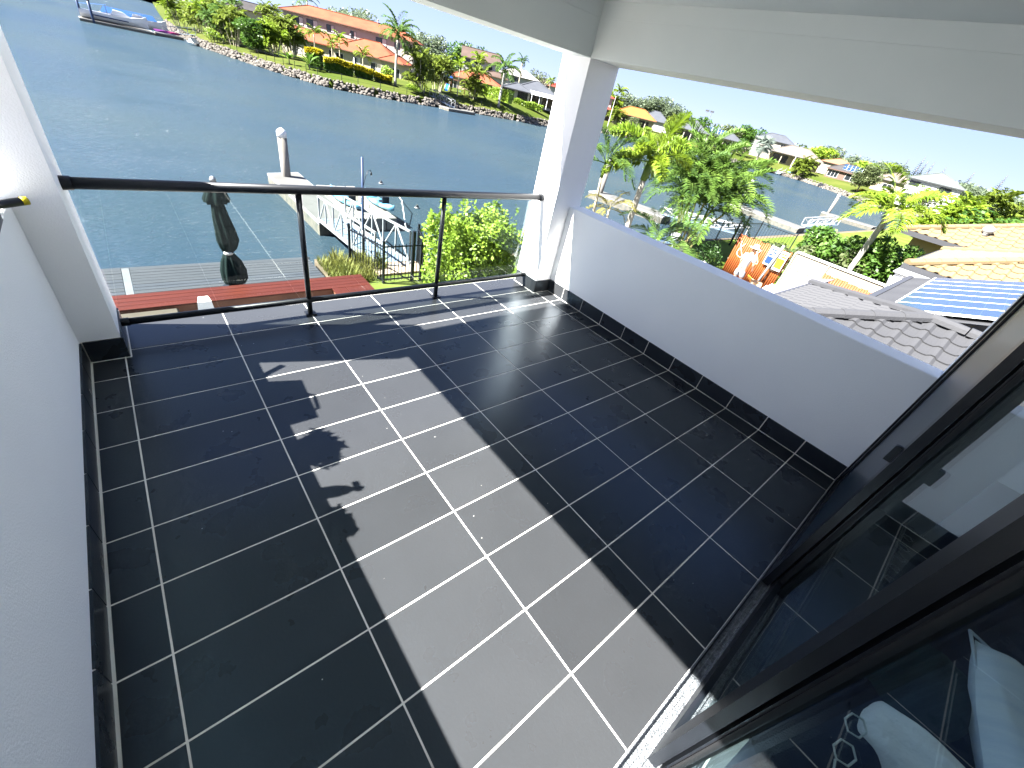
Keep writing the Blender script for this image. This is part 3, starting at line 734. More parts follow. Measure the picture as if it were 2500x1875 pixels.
# modular kayak dock
M_cube = mat('beige_dock_cube', (0.1755,0.1697,0.1521), 0.6, (0.1521,0.1463,0.1316), 3, 0.15, 12)
dd = thing('floating_dock', 'beige modular floating dock carrying two blue kayaks', 'floating dock', (7.98,15.6,-4.42))
cube = MB().cbox(.02,.02,-0.25,.48,.48,0.30,0.03).mesh('dock_cube', M_cube)
for i in range(4):
    for j in range(10):
        if i == 2 and 1 < j < 9: continue
        put('dock_cube', cube, dd, (i*.5+rnd.uniform(-.008,.008), j*.5, rnd.uniform(-.01,.01)))
def kayak(label, x, y, z, rz, m1, m2):
    t = thing('kayak', label, 'kayak', (x,y,z), rz, 'kayaks on the floating dock')
    st = [(-1.35,.03,.14),(-1.15,.16,.05),(-.7,.30,.0),(0,.37,-.01),(.7,.30,.0),(1.15,.15,.05),(1.38,.03,.16)]
    v = []; f = []; n = 12
    for x0, w, zb in st:
        for k in range(n):
            a = 2*math.pi*k/n; v.append((x0, w*math.cos(a), zb+.15+.15*math.sin(a)*(1 if math.sin(a) < 0 else .8)))
    for i in range(len(st)-1):
        for k in range(n): f.append((i*n+k,(i+1)*n+k,(i+1)*n+(k+1)%n,i*n+(k+1)%n))
    f.append(tuple(range(n))); f.append(tuple((len(st)-1)*n+k for k in range(n-1,-1,-1)))
    MB().add(v,f).build('hull', m1, t, True)
    MB().lathe([(.20,.262),(.22,.275),(.19,.268),(.15,.23),(.02,.225)],12,(-.35,0,0.005)).build('seat', M_black, t, True)
    for x0 in (.45,.85): MB().lathe([(.11,.265),(.12,.275),(.05,.283)],10,(x0,0,0)).build('hatch', m2, t, True)
    MB().cbox(-.62,-.17,.24,-.56,.17,.55,.02).build('backrest', M_black, t)
    return t
M_kay = mat('blue_white_plastic', (0.012,0.11,0.23), 0.35, (0.14,0.27,0.34), 2.6, detail=1)
M_kay2 = mat('turquoise_plastic', (0.04,0.19,0.26), 0.35)
kayak('blue and white kayak beside the grey pontoon, left of the two', 8.42,17.75,-4.11,R(98),M_kay,M_kay2)
kayak('blue and white kayak on the outer side of the floating dock', 9.93,17.45,-4.11,R(95),M_kay,M_kay2)
# gangway with truss sides
A0 = Vector((5.66,8.10,-2.98)); A1 = Vector((6.42,15.45,-4.10)); W = Vector((1.06,-0.0,0))
gw = thing('gangway', 'white truss gangway with a blue deck from the shore to the pontoon', 'gangway', (0,0,0))
MB().slab([A0+Vector((.03,0,.0)),A0+W-Vector((.03,0,0)),A1+W-Vector((.03,0,0)),A1+Vector((.03,0,0))],0.05).build('deck', M_bluedeck, gw)
for off in (Vector((0,0,0)), W):
    MB().bar(A0+off, A1+off, 0.06, 0.12).build('bottom_chord', M_galv, gw)
    up = Vector((0,0,0.92)); B0 = A0.lerp(A1,.02)+off; B1 = A0.lerp(A1,.965)+off
    MB().bar(B0+up, B1+up, 0.055, 0.055).build('top_chord', M_galv, gw)
    nb = 6
    for i in range(nb+1):
        q = B0.lerp(B1, i/nb); MB().bar(q, q+up, 0.045, 0.045).build('upright', M_galv, gw)
        if i < nb:
            q2 = B0.lerp(B1,(i+1)/nb)
            a, b = (q, q2+up) if i % 2 == 0 else (q+up, q2)
            MB().bar(a, b, 0.04, 0.04).build('diagonal', M_galv, gw)
    MB().bar(A1+off+Vector((0,-.1,0)), A1+off+Vector((0,-.28,.92)), .045,.045).build('end_brace', M_galv, gw)
tag(MB().prism([(5.5,7.6),(6.95,7.6),(6.95,8.35),(5.5,8.35)],-3.4,-2.99).build('gangway_landing', mat('timber_step',(0.33,0.25,0.19),.7,(0.25,.19,.14),3,.2,20,stretch=(1,6,6))), 'brown timber landing at the shore end of the gangway', 'landing')
for i, (x, yy) in enumerate(((12.8,23.6),(12.78,18.9))):
    b = thing('mooring_buoy', ('small black buoy out on the water, farther one','small black buoy out on the water beside the lime shrub')[i], 'buoy', (x,yy,ZW), 0, 'black buoys')
    MB().lathe([(.02,-.1),(.10,-.02),(.11,.08),(.05,.18),(.02,.2)],12).build('float', M_black, b, True)
    MB().lathe([(.115,.02),(.118,.06)],12).build('band', M_capw, b, True)
tag(MB().tube([(10.3,15.3,ZW+.1),(11.5,18.2,ZW+.6),(12.45,20.6,ZW+.2)],0.02,6).build('mooring_rope', M_capw), 'thin white mooring line stretched over the water right of the kayaks', 'rope')

# ============================================================ neighbours to the right
def tilepiece(name, m, tw=0.30, tl=0.40, roll=0.045, seg=6):
    """one roof tile: rolled cross-section, drop at its lower edge; +X up the slope, Y across"""
    v = []; f = []
    for x, zz in ((0.0, 0.030), (tl, 0.004)):
        for i in range(seg+1):
            q = i/seg; z = zz + roll*max(0.0, math.sin(math.pi*min(1, max(0, (q-.5)/.5)))) - 0.006*math.sin(math.pi*min(1, q/.5))
            v.append((x, (q-.5)*tw, z))
    n = seg+1
    for i in range(seg): f.append((i, n+i, n+i+1, i+1))
    for i in range(n): v.append((0.004, v[i][1], v[i][2]-0.028))
    for i in range(seg): f.append((2*n+i, i, i+1, 2*n+i+1))
    return MB().add(v, f).mesh(name, m, False)
def tile_face(par, me, o, ux, up2, slope, W, run, tw, tl, hip0=True, hip1=True, limit=999, ridge_off=0.0):
    """lay tiles on a roof face: o eave corner, ux along the eave, up2 horizontal uphill direction, slope rise/run"""
    o = Vector(o); ux = Vector((*ux, 0)).normalized(); u2 = Vector((*up2, 0)).normalized()
    us = (u2 + Vector((0,0,slope))).normalized(); ch = u2.dot(us)
    nz = us.cross(-ux) if us.cross(-ux).z > 0 else us.cross(ux)
    yv = nz.cross(us)
    M = Matrix((us, yv, nz)).transposed()
    e = M.to_euler(); n = 0
    L = run/ch; cnt = 0
    for j in range(int(L/tl)+1):
        for i in range(int(W/tw)+1):
            a = (i+.5)*tw; b = j*tl; h = (b+tl*.5)*ch
            if h > run or a > W: continue
            if hip0 and a < h - tw*.15: continue
            if hip1 and W-a < h - tw*.15: continue
            p = o + ux*a + us*b + nz*0.012
            put('roof_tile', me, par, p, (e.x+rnd.uniform(-.006,.006), e.y+rnd.uniform(-.008,.008), e.z)); cnt += 1
            if cnt >= limit: return cnt
    return cnt
def caps(par, a, b, m, r=0.10, step=0.42):
    """ridge and hip cappings laid one after the other"""
    a = Vector(a); b = Vector(b); d = (b-a); n = max(1, int(d.length/step)); u = d.normalized()
    s = u.cross(Vector((0,0,1))).normalized(); w = s.cross(u).normalized()
    v = []; f = []
    for x, rr in ((0.0, r*1.12), (step*1.03, r)):
        for k in range(6):
            t = -0.25 + 3.64*k/5; v.append((x, rr*math.cos(t), rr*math.sin(t)*.8))
    for k in range(5): f.append((k, k+1, 6+k+1, 6+k))
    f.append((0,1,2,3,4,5))
    me = MB().add(v, f).mesh('ridge_cap', m, False)
    M = Matrix((u, s, w)).transposed(); e = M.to_euler()
    for i in range(n): put('ridge_cap', me, par, a + d*(i/n), (e.x, e.y, e.z))

M_rgrey = mat('grey_roof_tile', (0.04032,0.04097,0.04422), 0.72, (0.03121,0.03186,0.03511), 1.3, 0.25, 30)
M_rgreyd = mat('grey_roof_underlay', (0.06,0.06,0.065), 0.9)
M_gutter = mat('dark_gutter', (0.035,0.036,0.04), 0.4)
M_cream = mat('cream_wall', (0.3182,0.2876,0.2203), 0.8, (0.2815,0.2509,0.1897), 1.2, 0.1, 40)
M_solar = mat('solar_cell', (0.01275,0.02869,0.06056), 0.15, (0.01785,0.03697,0.07331), 3)
M_cellgap = mat('solar_cell_gap', (0.032,0.055,0.095), 0.3)
M_frame = mat('silver_frame', (0.72,0.74,0.76), 0.4)
nb = thing('neighbour_house', 'next-door house with a grey tiled hip roof, close beyond the right parapet', 'house', (0,0,0))
S = 0.29
ev = -0.29
rb = MB()
rb.add([(7.6,-0.45,ev),(11.6,-0.45,ev),(11.6,-9,ev),(7.6,-9,ev),(9.6,-2.45,ev+S*2),(9.6,-9,ev+S*2)], [(0,4,5,3),(0,1,4),(1,2,5,4)])
rb.build('roof', M_rgreyd, nb)
gt = tilepiece('roof_tile', M_rgrey, 0.25, 0.33, 0.036)
roof_n = [c for c in nb.children if c.name.startswith('roof')][0]
tile_face(roof_n, gt, (7.6,-0.45,ev), (0,-1), (1,0), S, 5.2, 2.0, 0.25, 0.285, True, False, 190)
tile_face(roof_n, gt, (11.6,-0.45,ev), (-1,0), (0,-1), S, 4.0, 2.0, 0.25, 0.285, True, True, 100)
caps(roof_n, (7.55,-0.40,ev+.05), (9.6,-2.45,ev+S*2+.05), M_rgrey, 0.095)
caps(roof_n, (11.65,-0.40,ev+.05), (9.6,-2.45,ev+S*2+.05), M_rgrey, 0.095)
caps(roof_n, (9.6,-2.45,ev+S*2+.05), (9.6,-6.5,ev+S*2+.05), M_rgrey, 0.095)
MB().box(7.52,-0.449,ev-.14,11.68,-0.34,ev+.012).build('gutter', M_gutter, nb)
MB().box(7.48,-9,ev-.14,7.595,-0.451,ev+.012).build('gutter', M_gutter, nb)
MB().box(7.9,-9,ZG,11.3,-0.8,ev-.02).build('wall', M_cream, nb)
# second wing with the solar panels
MB().add([(10.4,-1.42,-.19),(17.0,-1.42,-.19),(17.0,-6.5,1.64),(10.4,-6.5,1.64)],[(0,1,2,3)]).build('roof_wing', M_rgrey, nb)
MB().box(11.61,-1.419,-.34,17.05,-1.31,-.17).build('gutter', M_gutter, nb)
MB().box(11.7,-6.4,ZG,16.8,-1.7,-.36).build('wall', M_cream, nb)
for i in range(7):
    x0 = 10.62+i*0.822
    pnl = MB().slab([(x0,-1.84,.2-.36*(-1.84+2.5)+.10),(x0+.80,-1.84,.2-.36*(-1.84+2.5)+.10),(x0+.80,-3.34,.2-.36*(-3.34+2.5)+.10),(x0,-3.34,.2-.36*(-3.34+2.5)+.10)],0.04).build('solar_panel', M_frame, nb)
    cells = MB()
    for a in range(4):
        for b in range(7):
            xa = x0+.03+a*.187; ya = -1.87-b*.205
            z = lambda yy: .2-.36*(yy+2.5)+.1035
            cells.add([(xa,ya,z(ya)),(xa+.178,ya,z(ya)),(xa+.178,ya-.197,z(ya-.197)),(xa,ya-.197,z(ya-.197))],[(3,2,1,0)])
    gz_ = lambda yy: .2-.36*(yy+2.5)+.1018
    MB().poly([(x0+.025,-3.315,gz_(-3.315)),(x0+.775,-3.315,gz_(-3.315)),(x0+.775,-1.865,gz_(-1.865)),(x0+.025,-1.865,gz_(-1.865))]).build('backing_sheet', M_cellgap, pnl)
    cells.build('solar_cells', M_solar, pnl)
# lilac awning on the eave
M_awn = mat('lilac_awning', (0.1755,0.1706,0.2048), 0.6, (0.1511,0.1462,0.1804), 2)
aw = thing('patio_awning', 'pale lilac sheet awning fixed below the grey roof eave', 'awning', (0,0,0))
MB().slab([(10.1,-0.33,-.42),(13.9,-0.33,-.42),(13.5,0.42,-.68),(10.1,0.12,-.68)],0.03).build('sheet', M_awn, aw)
for x in (10.3,11.4,12.5,13.5): MB().bar((x,-.33,-.465),(x,.16,-.71),.04,.05).build('rafter', M_gutter, aw)
for x in (10.4,13.3): MB().bar((x,.1,-.6),(x,.1,ZG),.06,.06).build('post', M_gutter, aw)

# boundary fence in cream sheet steel, orange pole screens in front of it
M_fcream = mat('cream_sheet_steel', (0.2083,0.1915,0.1478), 0.55, (0.1881,0.1713,0.131), 1.5, 0.05, 30)
M_rib = mat('beige_ribbed_sheet', (0.35,0.322,0.231), 0.6)
M_orange = mat('orange_bamboo', (0.2304,0.06221,0.01613), 0.5, (0.1659,0.03917,0.01014), 3.0, 0.25, 25, stretch=(3,3,0.6))
bf = thing('boundary_fence', 'cream steel boundary fence behind the orange pole screens', 'fence', (21.15,0,ZG))
MB().box(0,-3.0,1.18,.05,2.62,1.80).build('top_panel', M_fcream, bf)
rib = MB().box(-.015,-.03,0.05,.035,.03,1.175).mesh('sheet_rib', M_rib)
for i in range(56): put('sheet_rib', rib, bf, (0, -2.95+i*.1, 0))
MB().box(0.0355,-3.0,0.05,.048,2.62,1.178).build('lower_sheet', M_rib, bf)
MB().cbox(-.06,-3.0,1.802,.11,2.62,1.86,.01).build('cap_rail', M_capw, bf)
for y in (-3.0,-.8,1.3,2.6): MB().box(-.05,y,0,-.017,y+.07,1.79).build('post', M_fcream, bf)
def screen(label, y0, y1, x, h, lean):
    s = thing('bamboo_screen', label, 'screen', (x, y0, ZG), 0, 'orange pole screens')
    n = int((y1-y0)/0.088)
    pm = MB().tube([(0,0,0.02),(lean*.5,0,h*.5),(lean,0,h)], 0.042, 7).mesh('pole', M_orange, True)
    for i in range(n):
        put('pole', pm, s, (rnd.uniform(-.008,.008), (i+.5)*.088, rnd.uniform(-.04,.02)), (0, rnd.uniform(-.006,.006), 0))
    for z in (.35*h, .8*h): MB().bar((lean*z/h+.05,0,z),(lean*z/h+.05,y1-y0,z),.03,.05).build('rail', M_bark, s)
    rp = mat('pale_rope', (0.62,0.52,0.36), 0.9)
    for k in range(3):
        c = (y1-y0)*(k+.55)/3.1; pts = []
        for i in range(13):
            t = i/12; pts.append((lean*.8-.06, c+.16*math.cos(2.6*t*math.pi)*(1-.2*t), h*.86-h*.45*math.sin(math.pi*t)*.8-.05*t))
        MB().tube(pts, 0.014, 5).build('rope', rp, s, True)
    return s
screen('tall orange bamboo pole screen behind the person in the white shirt', 2.72, 5.05, 21.0, 1.72, .06)
screen('short orange bamboo pole screen leaning below the cream fence rail', -0.85, 1.30, 20.72, 1.52, .10)
# signs and a white post leaning on the screen
M_yel = mat('yellow_print', (0.40,0.33,0.01), 0.5); M_blu = mat('blue_print', (0.01,0.03,0.22), 0.5); M_sgn = mat('sign_white', (0.30,0.31,0.32), 0.45)
def sign(label, y, z, mprint, wdt, hgt, rows):
    s = thing('notice_board', label, 'sign', (20.86, y, z))
    MB().box(-.012,-wdt/2,-hgt/2,0,wdt/2,hgt/2).build('board', M_sgn, s)
    for a, b, c, d in rows: MB().box(-.0155,-wdt/2+a*wdt,-hgt/2+b*hgt,-.0125,-wdt/2+c*wdt,-hgt/2+d*hgt).build('print_block', mprint, s)
    return s
sign('white notice with a blue block on the orange screen, left of the white post', 3.32, -1.72, M_blu, .42, .78, ((.1,.08,.9,.46),(.1,.52,.4,.60),(.5,.52,.9,.60),(.1,.66,.55,.74),(.15,.80,.85,.86)))
sign('white notice with a yellow block on the orange screen, right of the white post', 2.92, -1.78, M_yel, .36, .80, ((.08,.12,.92,.62),(.1,.68,.6,.76),(.1,.82,.8,.88)))
wp = tag(MB().tube([(20.72,3.28,ZG+.03),(20.80,3.10,-1.18)],.05,10).build('white_post', M_galv, None, True), 'white metal post standing between the blue and yellow notices', 'post')

# person working by the screen, seen from behind
M_skin = mat('skin', (0.42,0.24,0.16), 0.6, (0.36,0.20,0.13), 8)
M_shirt = mat('white_shirt', (0.3276,0.3276,0.336), 0.9, (0.294,0.2982,0.3108), 9, 0.4, 25)
M_shorts = mat('grey_shorts', (0.20,0.21,0.24), 0.9, (0.15,0.16,0.19), 9, 0.3, 25)
M_straw = mat('straw', (0.465,0.39,0.255), 0.9, (0.39,0.3225,0.2025), 20, 0.4, 120)
def skin_obj(name, verts, edges, radii, m, par, root=0, sub=2):
    me = bpy.data.meshes.new(name); me.from_pydata(verts, edges, []); me.materials.append(m)
    o = put(name, me, par)
    md = o.modifiers.new('skin', 'SKIN'); md.use_smooth_shade = True
    for i, q in enumerate(radii): me.skin_vertices[0].data[i].radius = (q if isinstance(q, tuple) else (q, q))
    me.skin_vertices[0].data[root].use_root = True
    sb = o.modifiers.new('sub', 'SUBSURF'); sb.levels = sub; sb.render_levels = sub
    return o
ps = thing('person', 'person in white t-shirt, grey shorts and straw hat standing before the orange screen', 'person', (18.85, 3.50, ZG+.03), R(-12))
# local +X is the way the person faces; slight forward stoop
V = [(0,0,.93),(.03,0,1.08),(.07,0,1.25),(.11,0,1.40),(.14,0,1.50),(.17,0,1.58),(.20,0,1.66),(.20,0,1.74),
     (0,.10,.88),(.03,.13,.50),(-.02,.14,.10),(.10,.15,.05),
     (0,-.10,.88),(.06,-.13,.50),(.02,-.14,.10),(.14,-.15,.05),
     (.11,.19,1.40),(.10,.27,1.14),(.22,.27,.93),(.27,.26,.86),
     (.11,-.19,1.40),(.14,-.29,1.15),(.30,-.24,.98),(.36,-.22,.93)]
Ed = [(0,1),(1,2),(2,3),(3,4),(4,5),(5,6),(6,7),(0,8),(8,9),(9,10),(10,11),(0,12),(12,13),(13,14),(14,15),(3,16),(16,17),(17,18),(18,19),(3,20),(20,21),(21,22),(22,23)]
Rd = [(.13,.16),(.12,.15),(.12,.16),(.11,.14),.065,.075,.10,.075,.095,.062,.042,.045,.095,.062,.042,.045,.06,.045,.036,.034,.06,.045,.036,.034]
body = skin_obj('body', V, Ed, Rd, M_skin, ps)
for sd, h in ((1, V[19]), (-1, V[23])):
    for k in range(5):
        a = -.035+.0175*k if k < 4 else 0
        L_ = (.075,.085,.08,.065,.05)[k]
        p0 = Vector(h)+Vector((.0, a, -.01)); d_ = Vector((.45,0,-.9)) if k < 4 else Vector((.7,-sd*.6,-.4))
        MB().tube([p0, p0+d_*L_*.55, p0+(d_+Vector((-.35,0,-.1)))*L_*.95], [.010,.009,.006], 6).build('finger', M_skin, ps, True)
skin_obj('shirt', [(0,0,.90),(.03,0,1.06),(.07,0,1.25),(.11,0,1.41),(.135,0,1.47),(.11,.20,1.40),(.105,.26,1.22),(.11,-.20,1.40),(.125,-.27,1.23)],
         [(0,1),(1,2),(2,3),(3,4),(3,5),(5,6),(3,7),(7,8)], [(.155,.205),(.145,.19),(.145,.19),(.125,.165),.085,.085,.085,.085,.085], M_shirt, ps)
skin_obj('shorts', [(0,0,.98),(0,0,.90),(.0,.10,.82),(.03,.135,.56),(0,-.10,.82),(.05,-.135,.56)], [(0,1),(1,2),(2,3),(1,4),(4,5)], [(.145,.185),(.145,.185),.12,.105,.12,.105], M_shorts, ps)
MB().lathe([(.085,1.655),(.10,1.72),(.085,1.80),(.02,1.825)],14,(.195,0,0)).build('hair', mat('brown_hair',(.08,.05,.03),.8), ps, True)
MB().lathe([(.24,1.725),(.25,1.735),(.12,1.755),(.115,1.80),(.095,1.86),(.02,1.875)],18,(.20,0,0)).build('hat', M_straw, ps, True)
for y_, x_ in ((.145,.06),(-.145,.10)): MB().cbox(x_-.13,y_-.05,0,x_+.15,y_+.05,.10,.03).build('shoe', M_blackr, ps)

# clutter at the person's feet
cb = thing('cardboard_box', 'brown cardboard box with an orange flap by the person', 'box', (19.9,3.05,ZG+.03), R(20))
MB().box(-.28,-.22,0,.28,.22,.42).build('carton', mat('cardboard',(.42,.28,.16),.9,(.36,.24,.13),6), cb)
MB().slab([(-.28,.22,.425),(.28,.22,.425),(.30,.42,.52),(-.26,.42,.52)],.01).build('flap', mat('orange_card',(.75,.32,.03),.7), cb)
rg = np.random.default_rng(3)
def heap(name, label, cat, loc, w, d, h, m, seed):
    r = random.Random(seed); n = 16; v = []; f = []
    for j in range(n):
        for i in range(n):
            x = (i/(n-1)-.5)*w; y = (j/(n-1)-.5)*d; e = max(0, 1-(2*x/w)**2)*max(0, 1-(2*y/d)**2)
            v.append((x+r.uniform(-.03,.03), y+r.uniform(-.03,.03), e**.6*h*(.5+.5*abs(math.sin(i*1.3+j*.9+seed)))*r.uniform(.7,1.1)))
    for j in range(n-1):
        for i in range(n-1): f.append((j*n+i, j*n+i+1, (j+1)*n+i+1, (j+1)*n+i))
    return tag(MB().add(v, f).build(name, m, None, False, loc), label, cat)
heap('cloth_heap', 'crumpled white sheeting heaped beside the cardboard box', 'sheeting', (20.3,2.3,ZG+.03), 1.5,1.3,.55, M_shirt, 2)
heap('cloth_heap', 'white and grey plastic sheeting strewn behind the parapet, left of the person', 'sheeting', (19.6,5.7,ZG+.03), 2.2,1.5,.32, mat('plastic_sheet',(.70,.71,.72),.5,(.30,.32,.34),3), 5)
tb = thing('garden_table', 'white framed garden table with a glass top under the palms', 'table', (18.9,7.15,ZG+.03), R(-8))
MB().box(-.75,-.45,.70,.75,.45,.712).build('tabletop', glassmat('table_glass',(.8,.9,.9)), tb)
for a, b in (((-.75,-.45),(.75,-.45)),((.75,-.45),(.75,.45)),((.75,.45),(-.75,.45)),((-.75,.45),(-.75,-.45))): MB().bar((*a,.675),(*b,.675),.045,.045).build('rim', M_galv, tb)
for x in (-.7,.7):
    for y in (-.4,.4): MB().bar((x,y,0),(x,y,.65),.045,.045).build('leg', M_galv, tb)
def chair(label, x, y, rz):
    c = thing('garden_chair', label, 'chair', (x,y,ZG+.03), rz, 'white garden chairs')
    MB().box(-.22,-.22,.42,.22,.22,.45).build('seat', M_galv, c)
    MB().slab([(-.22,-.24,.9),(.22,-.24,.9),(.22,-.21,.46),(-.22,-.21,.46)],.02).build('backrest', M_galv, c)
    for a in (-.2,.2):
        for b in (-.2,.2): MB().bar((a,b,0),(a,b,.42),.03,.03).build('leg', M_galv, c)
        MB().bar((a,-.22,.42),(a,-.25,.9),.03,.03).build('back_post', M_galv, c)
chair('white garden chair on the near side of the glass table', 18.7,6.4,R(0)); chair('white garden chair at the far end of the glass table', 19.9,7.4,R(100))
bush('round dark shrub at the left end of the orange pole screen', (20.6,5.6,ZG), [(0,0,.45,.5,.5,.45),(.4,.3,.7,.45,.4,.4),(-.3,.3,.5,.4,.4,.4)], 1500, .10, 'dark', 21)
bush('small leafy shrub behind the right end of the tall orange screen', (22.6,3.6,ZG), [(0,0,1.0,.6,.8,.5),(.3,-.8,1.2,.6,.5,.5),(0,.8,1.1,.5,.5,.5)], 1600, .12, 'olive', 22)
nf = thing('pool_fence', 'black picket fence along the neighbour\'s water edge behind the palms', 'fence', (0,0,ZG+.04))
NP = [(20.9,8.15),(23.4,8.1),(25.9,8.0),(28.4,7.9),(30.9,7.8),(30.9,5.6)]
for i in range(len(NP)-1): picket_run((*NP[i],0),(*NP[i+1],0), nf, 1.1, .16)
for q in NP: fpost(q, nf, 1.2)
for i, q in enumerate(((26.6,7.4),(26.9,7.2))):
    fpost(q, nf, 1.75, .09)

# palms between the parapet and the canal
palm('yellow-green foxtail palm with bushy fronds, nearest beyond the right parapet', (15.05,6.80,ZG), 3.15, .115, 'foxtail', 10, .92, (.02,.05), M_palebark, LM['palm'], seed=1, low=.35)
palm('feather palm with a thin pale trunk, close to the white column', (14.25,7.90,ZG), 2.9, .055, 'canedeep', 11, .75, (-.1,.1), M_palmtrunk, LM['palm'], seed=2, low=.2)
palm('slim palm with drooping golden fronds between the foxtail and the column', (14.6,7.45,ZG), 1.95, .05, 'canegold', 7, .55, (0,.1), M_palmtrunk, seed=3, low=1.2)
palm('low dark green palm at the foot of the foxtail palm', (15.9,5.95,ZG), 1.35, .06, 'canedeep', 11, .8, (.1,-.05), seed=4, low=.4)
CANE = ('middle stem of the golden cane clump with arching fronds','tallest stem of the golden cane clump','blue-green stem on the canal side of the cane clump','cane stem leaning towards the orange screen','short cane stem leaning over the white garden table','lowest stem at the base of the cane clump','cane stem furthest right in the clump','dark-leaved cane stem leaning left towards the foxtail palm','cane stem at the back of the clump by the water')
for i, (dx, dy, H, lx, ly, k, nfr) in enumerate(((0,0,3.9,.3,.5,'cane',9),(.35,.5,4.4,.2,.9,'cane',9),(-.4,.3,3.3,-.4,.6,'canedeep',9),(.6,-.3,3.4,.9,-.3,'cane',9),(.2,-.7,2.9,.7,-.9,'cane',9),(-.2,-.4,2.2,-.2,-.6,'cane',8),(.9,.2,3.9,1.0,.2,'cane',8),(-.6,-.1,2.5,-.8,.2,'canedeep',8),(.5,.9,2.8,.3,1.0,'cane',8))):
    palm(CANE[i], (21.6+dx*.75,7.75+dy*.7,ZG), H*.68, .055, k, nfr+6, .95, (lx*.55,ly*.7), M_goldcane, LM['palm'], 'golden cane palms in the clump', 40+i, low=.25)
palm('lime-leaved palm with a bare grey trunk rising from the tall hedge beside the yellow roofs', (25.9,1.42,ZG), 3.75, .13, 'broadlime', 15, .92, (.05,0), M_palebark, seed=9, low=.3)
for i, (lb, x, y, w_, h_, k_) in enumerate((('dark shrub on the grass behind the tall orange screen',24.2,4.6,1.8,1.3,'dark'),('olive shrub between the black fence and the hedge',26.6,5.2,1.8,1.1,'olive'))):
    tree(lb, (x,y,ZG), w_, h_, k_, 120+i, 1500, .10, 9, .05, 'garden shrubs by the canal', name='shrub', cat='shrub')
# tall hedge
hg = thing('hedge', 'tall dense green hedge beyond the cream boundary fence', 'hedge', (27.2,1.95,ZG))
rg = np.random.default_rng(17)
hb = [(rg.uniform(-1.1,1.1), -2.3+4.6*(i/30)+rg.uniform(-.2,.2), rg.uniform(.5,2.45)+.25*math.sin(i), .75,.6,.6) for i in range(30)]
put('foliage', crown_mesh('foliage', hb, 15000, .22, LM['green'], 31, .3, .6), hg)
hb2 = [(-1.0+rg.uniform(-.3,.3), -2.4+4.4*(i/14), rg.uniform(.4,1.4), .6,.5,.6) for i in range(14)]
put('foliage', crown_mesh('foliage', hb2, 6500, .19, LM['olive'], 33, .3, .6), hg)
MB().cbox(-.8,-2.1,0,.9,2.0,1.9,.3).build('inner_foliage', LM['dark'], hg)

# yellow-roofed house behind
M_ryel = mat('yellow_roof_tile', (0.150,0.112,0.060), 0.75, (0.118,0.084,0.043), 0.8, 0.25, 20)
M_ryeld = mat('yellow_roof_underlay', (0.30,0.19,0.08), 0.9)
M_ywall = mat('yellow_wall', (0.288,0.2304,0.121), 0.85, (0.265,0.2074,0.1037), 1.0, 0.1, 30)
yt = tilepiece('roof_tile', M_ryel, .31, .36, .05)
yt2 = tilepiece('roof_tile', M_ryel, .42, .50, .06)
yh = thing('yellow_roofed_house', 'house with sunlit yellow roof tiles beside the hedge', 'house', (0,0,0))
def hip(par, x0, y0, x1, y1, z, sl, m, name='roof'):
    """hip roof over a rectangle, ridge along its longer side"""
    w, d = x1-x0, y1-y0; h = min(w, d)/2
    if w > d: r = [(x0+h,(y0+y1)/2,z+sl*h),(x1-h,(y0+y1)/2,z+sl*h)]
    else: r = [((x0+x1)/2,y0+h,z+sl*h),((x0+x1)/2,y1-h,z+sl*h)]
    v = [(x0,y0,z),(x1,y0,z),(x1,y1,z),(x0,y1,z)] + r
    f = [(0,1,5,4),(1,2,5),(2,3,4,5),(3,0,4)] if w > d else [(0,1,4),(1,2,5,4),(2,3,5),(3,0,4,5)]
    f.append((3,2,1,0))
    return MB().add(v, f).build(name, m, par), r, h
rf, rr, hh_ = hip(yh, 18.4,-9.0,26.4,-1.0,-.10,.38, M_ryeld)
tile_face(rf, yt, (18.4,-1.0,-.10), (0,-1), (1,0), .38, 8.0, 3.0, .31, .36, True, False, 150)
tile_face(rf, yt, (26.4,-1.0,-.10), (-1,0), (0,-1), .38, 8.0, 3.0, .31, .36, True, True, 150)
caps(rf, (18.35,-.95,-.05), rr[1], M_ryel, .13); caps(rf, (26.4,-.95,-.05), rr[1], M_ryel, .13)
MB().box(18.28,-9,-.24,18.395,-0.99,-.08).build('gutter', M_gutter, yh); MB().box(18.28,-.989,-.24,26.4,-.88,-.08).build('gutter', M_gutter, yh)
MB().box(18.9,-8.9,ZG,26.0,-1.5,-.12).build('wall', M_ywall, yh)
rf2, rr2, hh2 = hip(yh, 31.3,-9.0,43.0,1.3,-.10,.36, M_ryeld, 'roof')
tile_face(rf2, yt2, (31.3,1.3,-.10), (0,-1), (1,0), .36, 10.0, 4.9, .42, .50, True, False, 240)
caps(rf2, (31.25,1.35,-.05), rr2[0], M_ryel, .16, .55)
MB().box(31.15,-9,-.30,31.295,1.31,-.08).build('gutter', M_gutter, yh); MB().box(31.15,1.311,-.30,43,1.42,-.08).build('gutter', M_gutter, yh)
MB().box(31.9,-8.9,ZG,42.5,0.8,-.12).build('wall', M_ywall, yh)
wv = MB().lathe([(.16,0),(.12,.10),(.20,.16),(.26,.28),(.20,.40),(.05,.46)],14,(33.0,-1.5,.52)); wv.build('roof_ventilator', M_galv, yh, True)
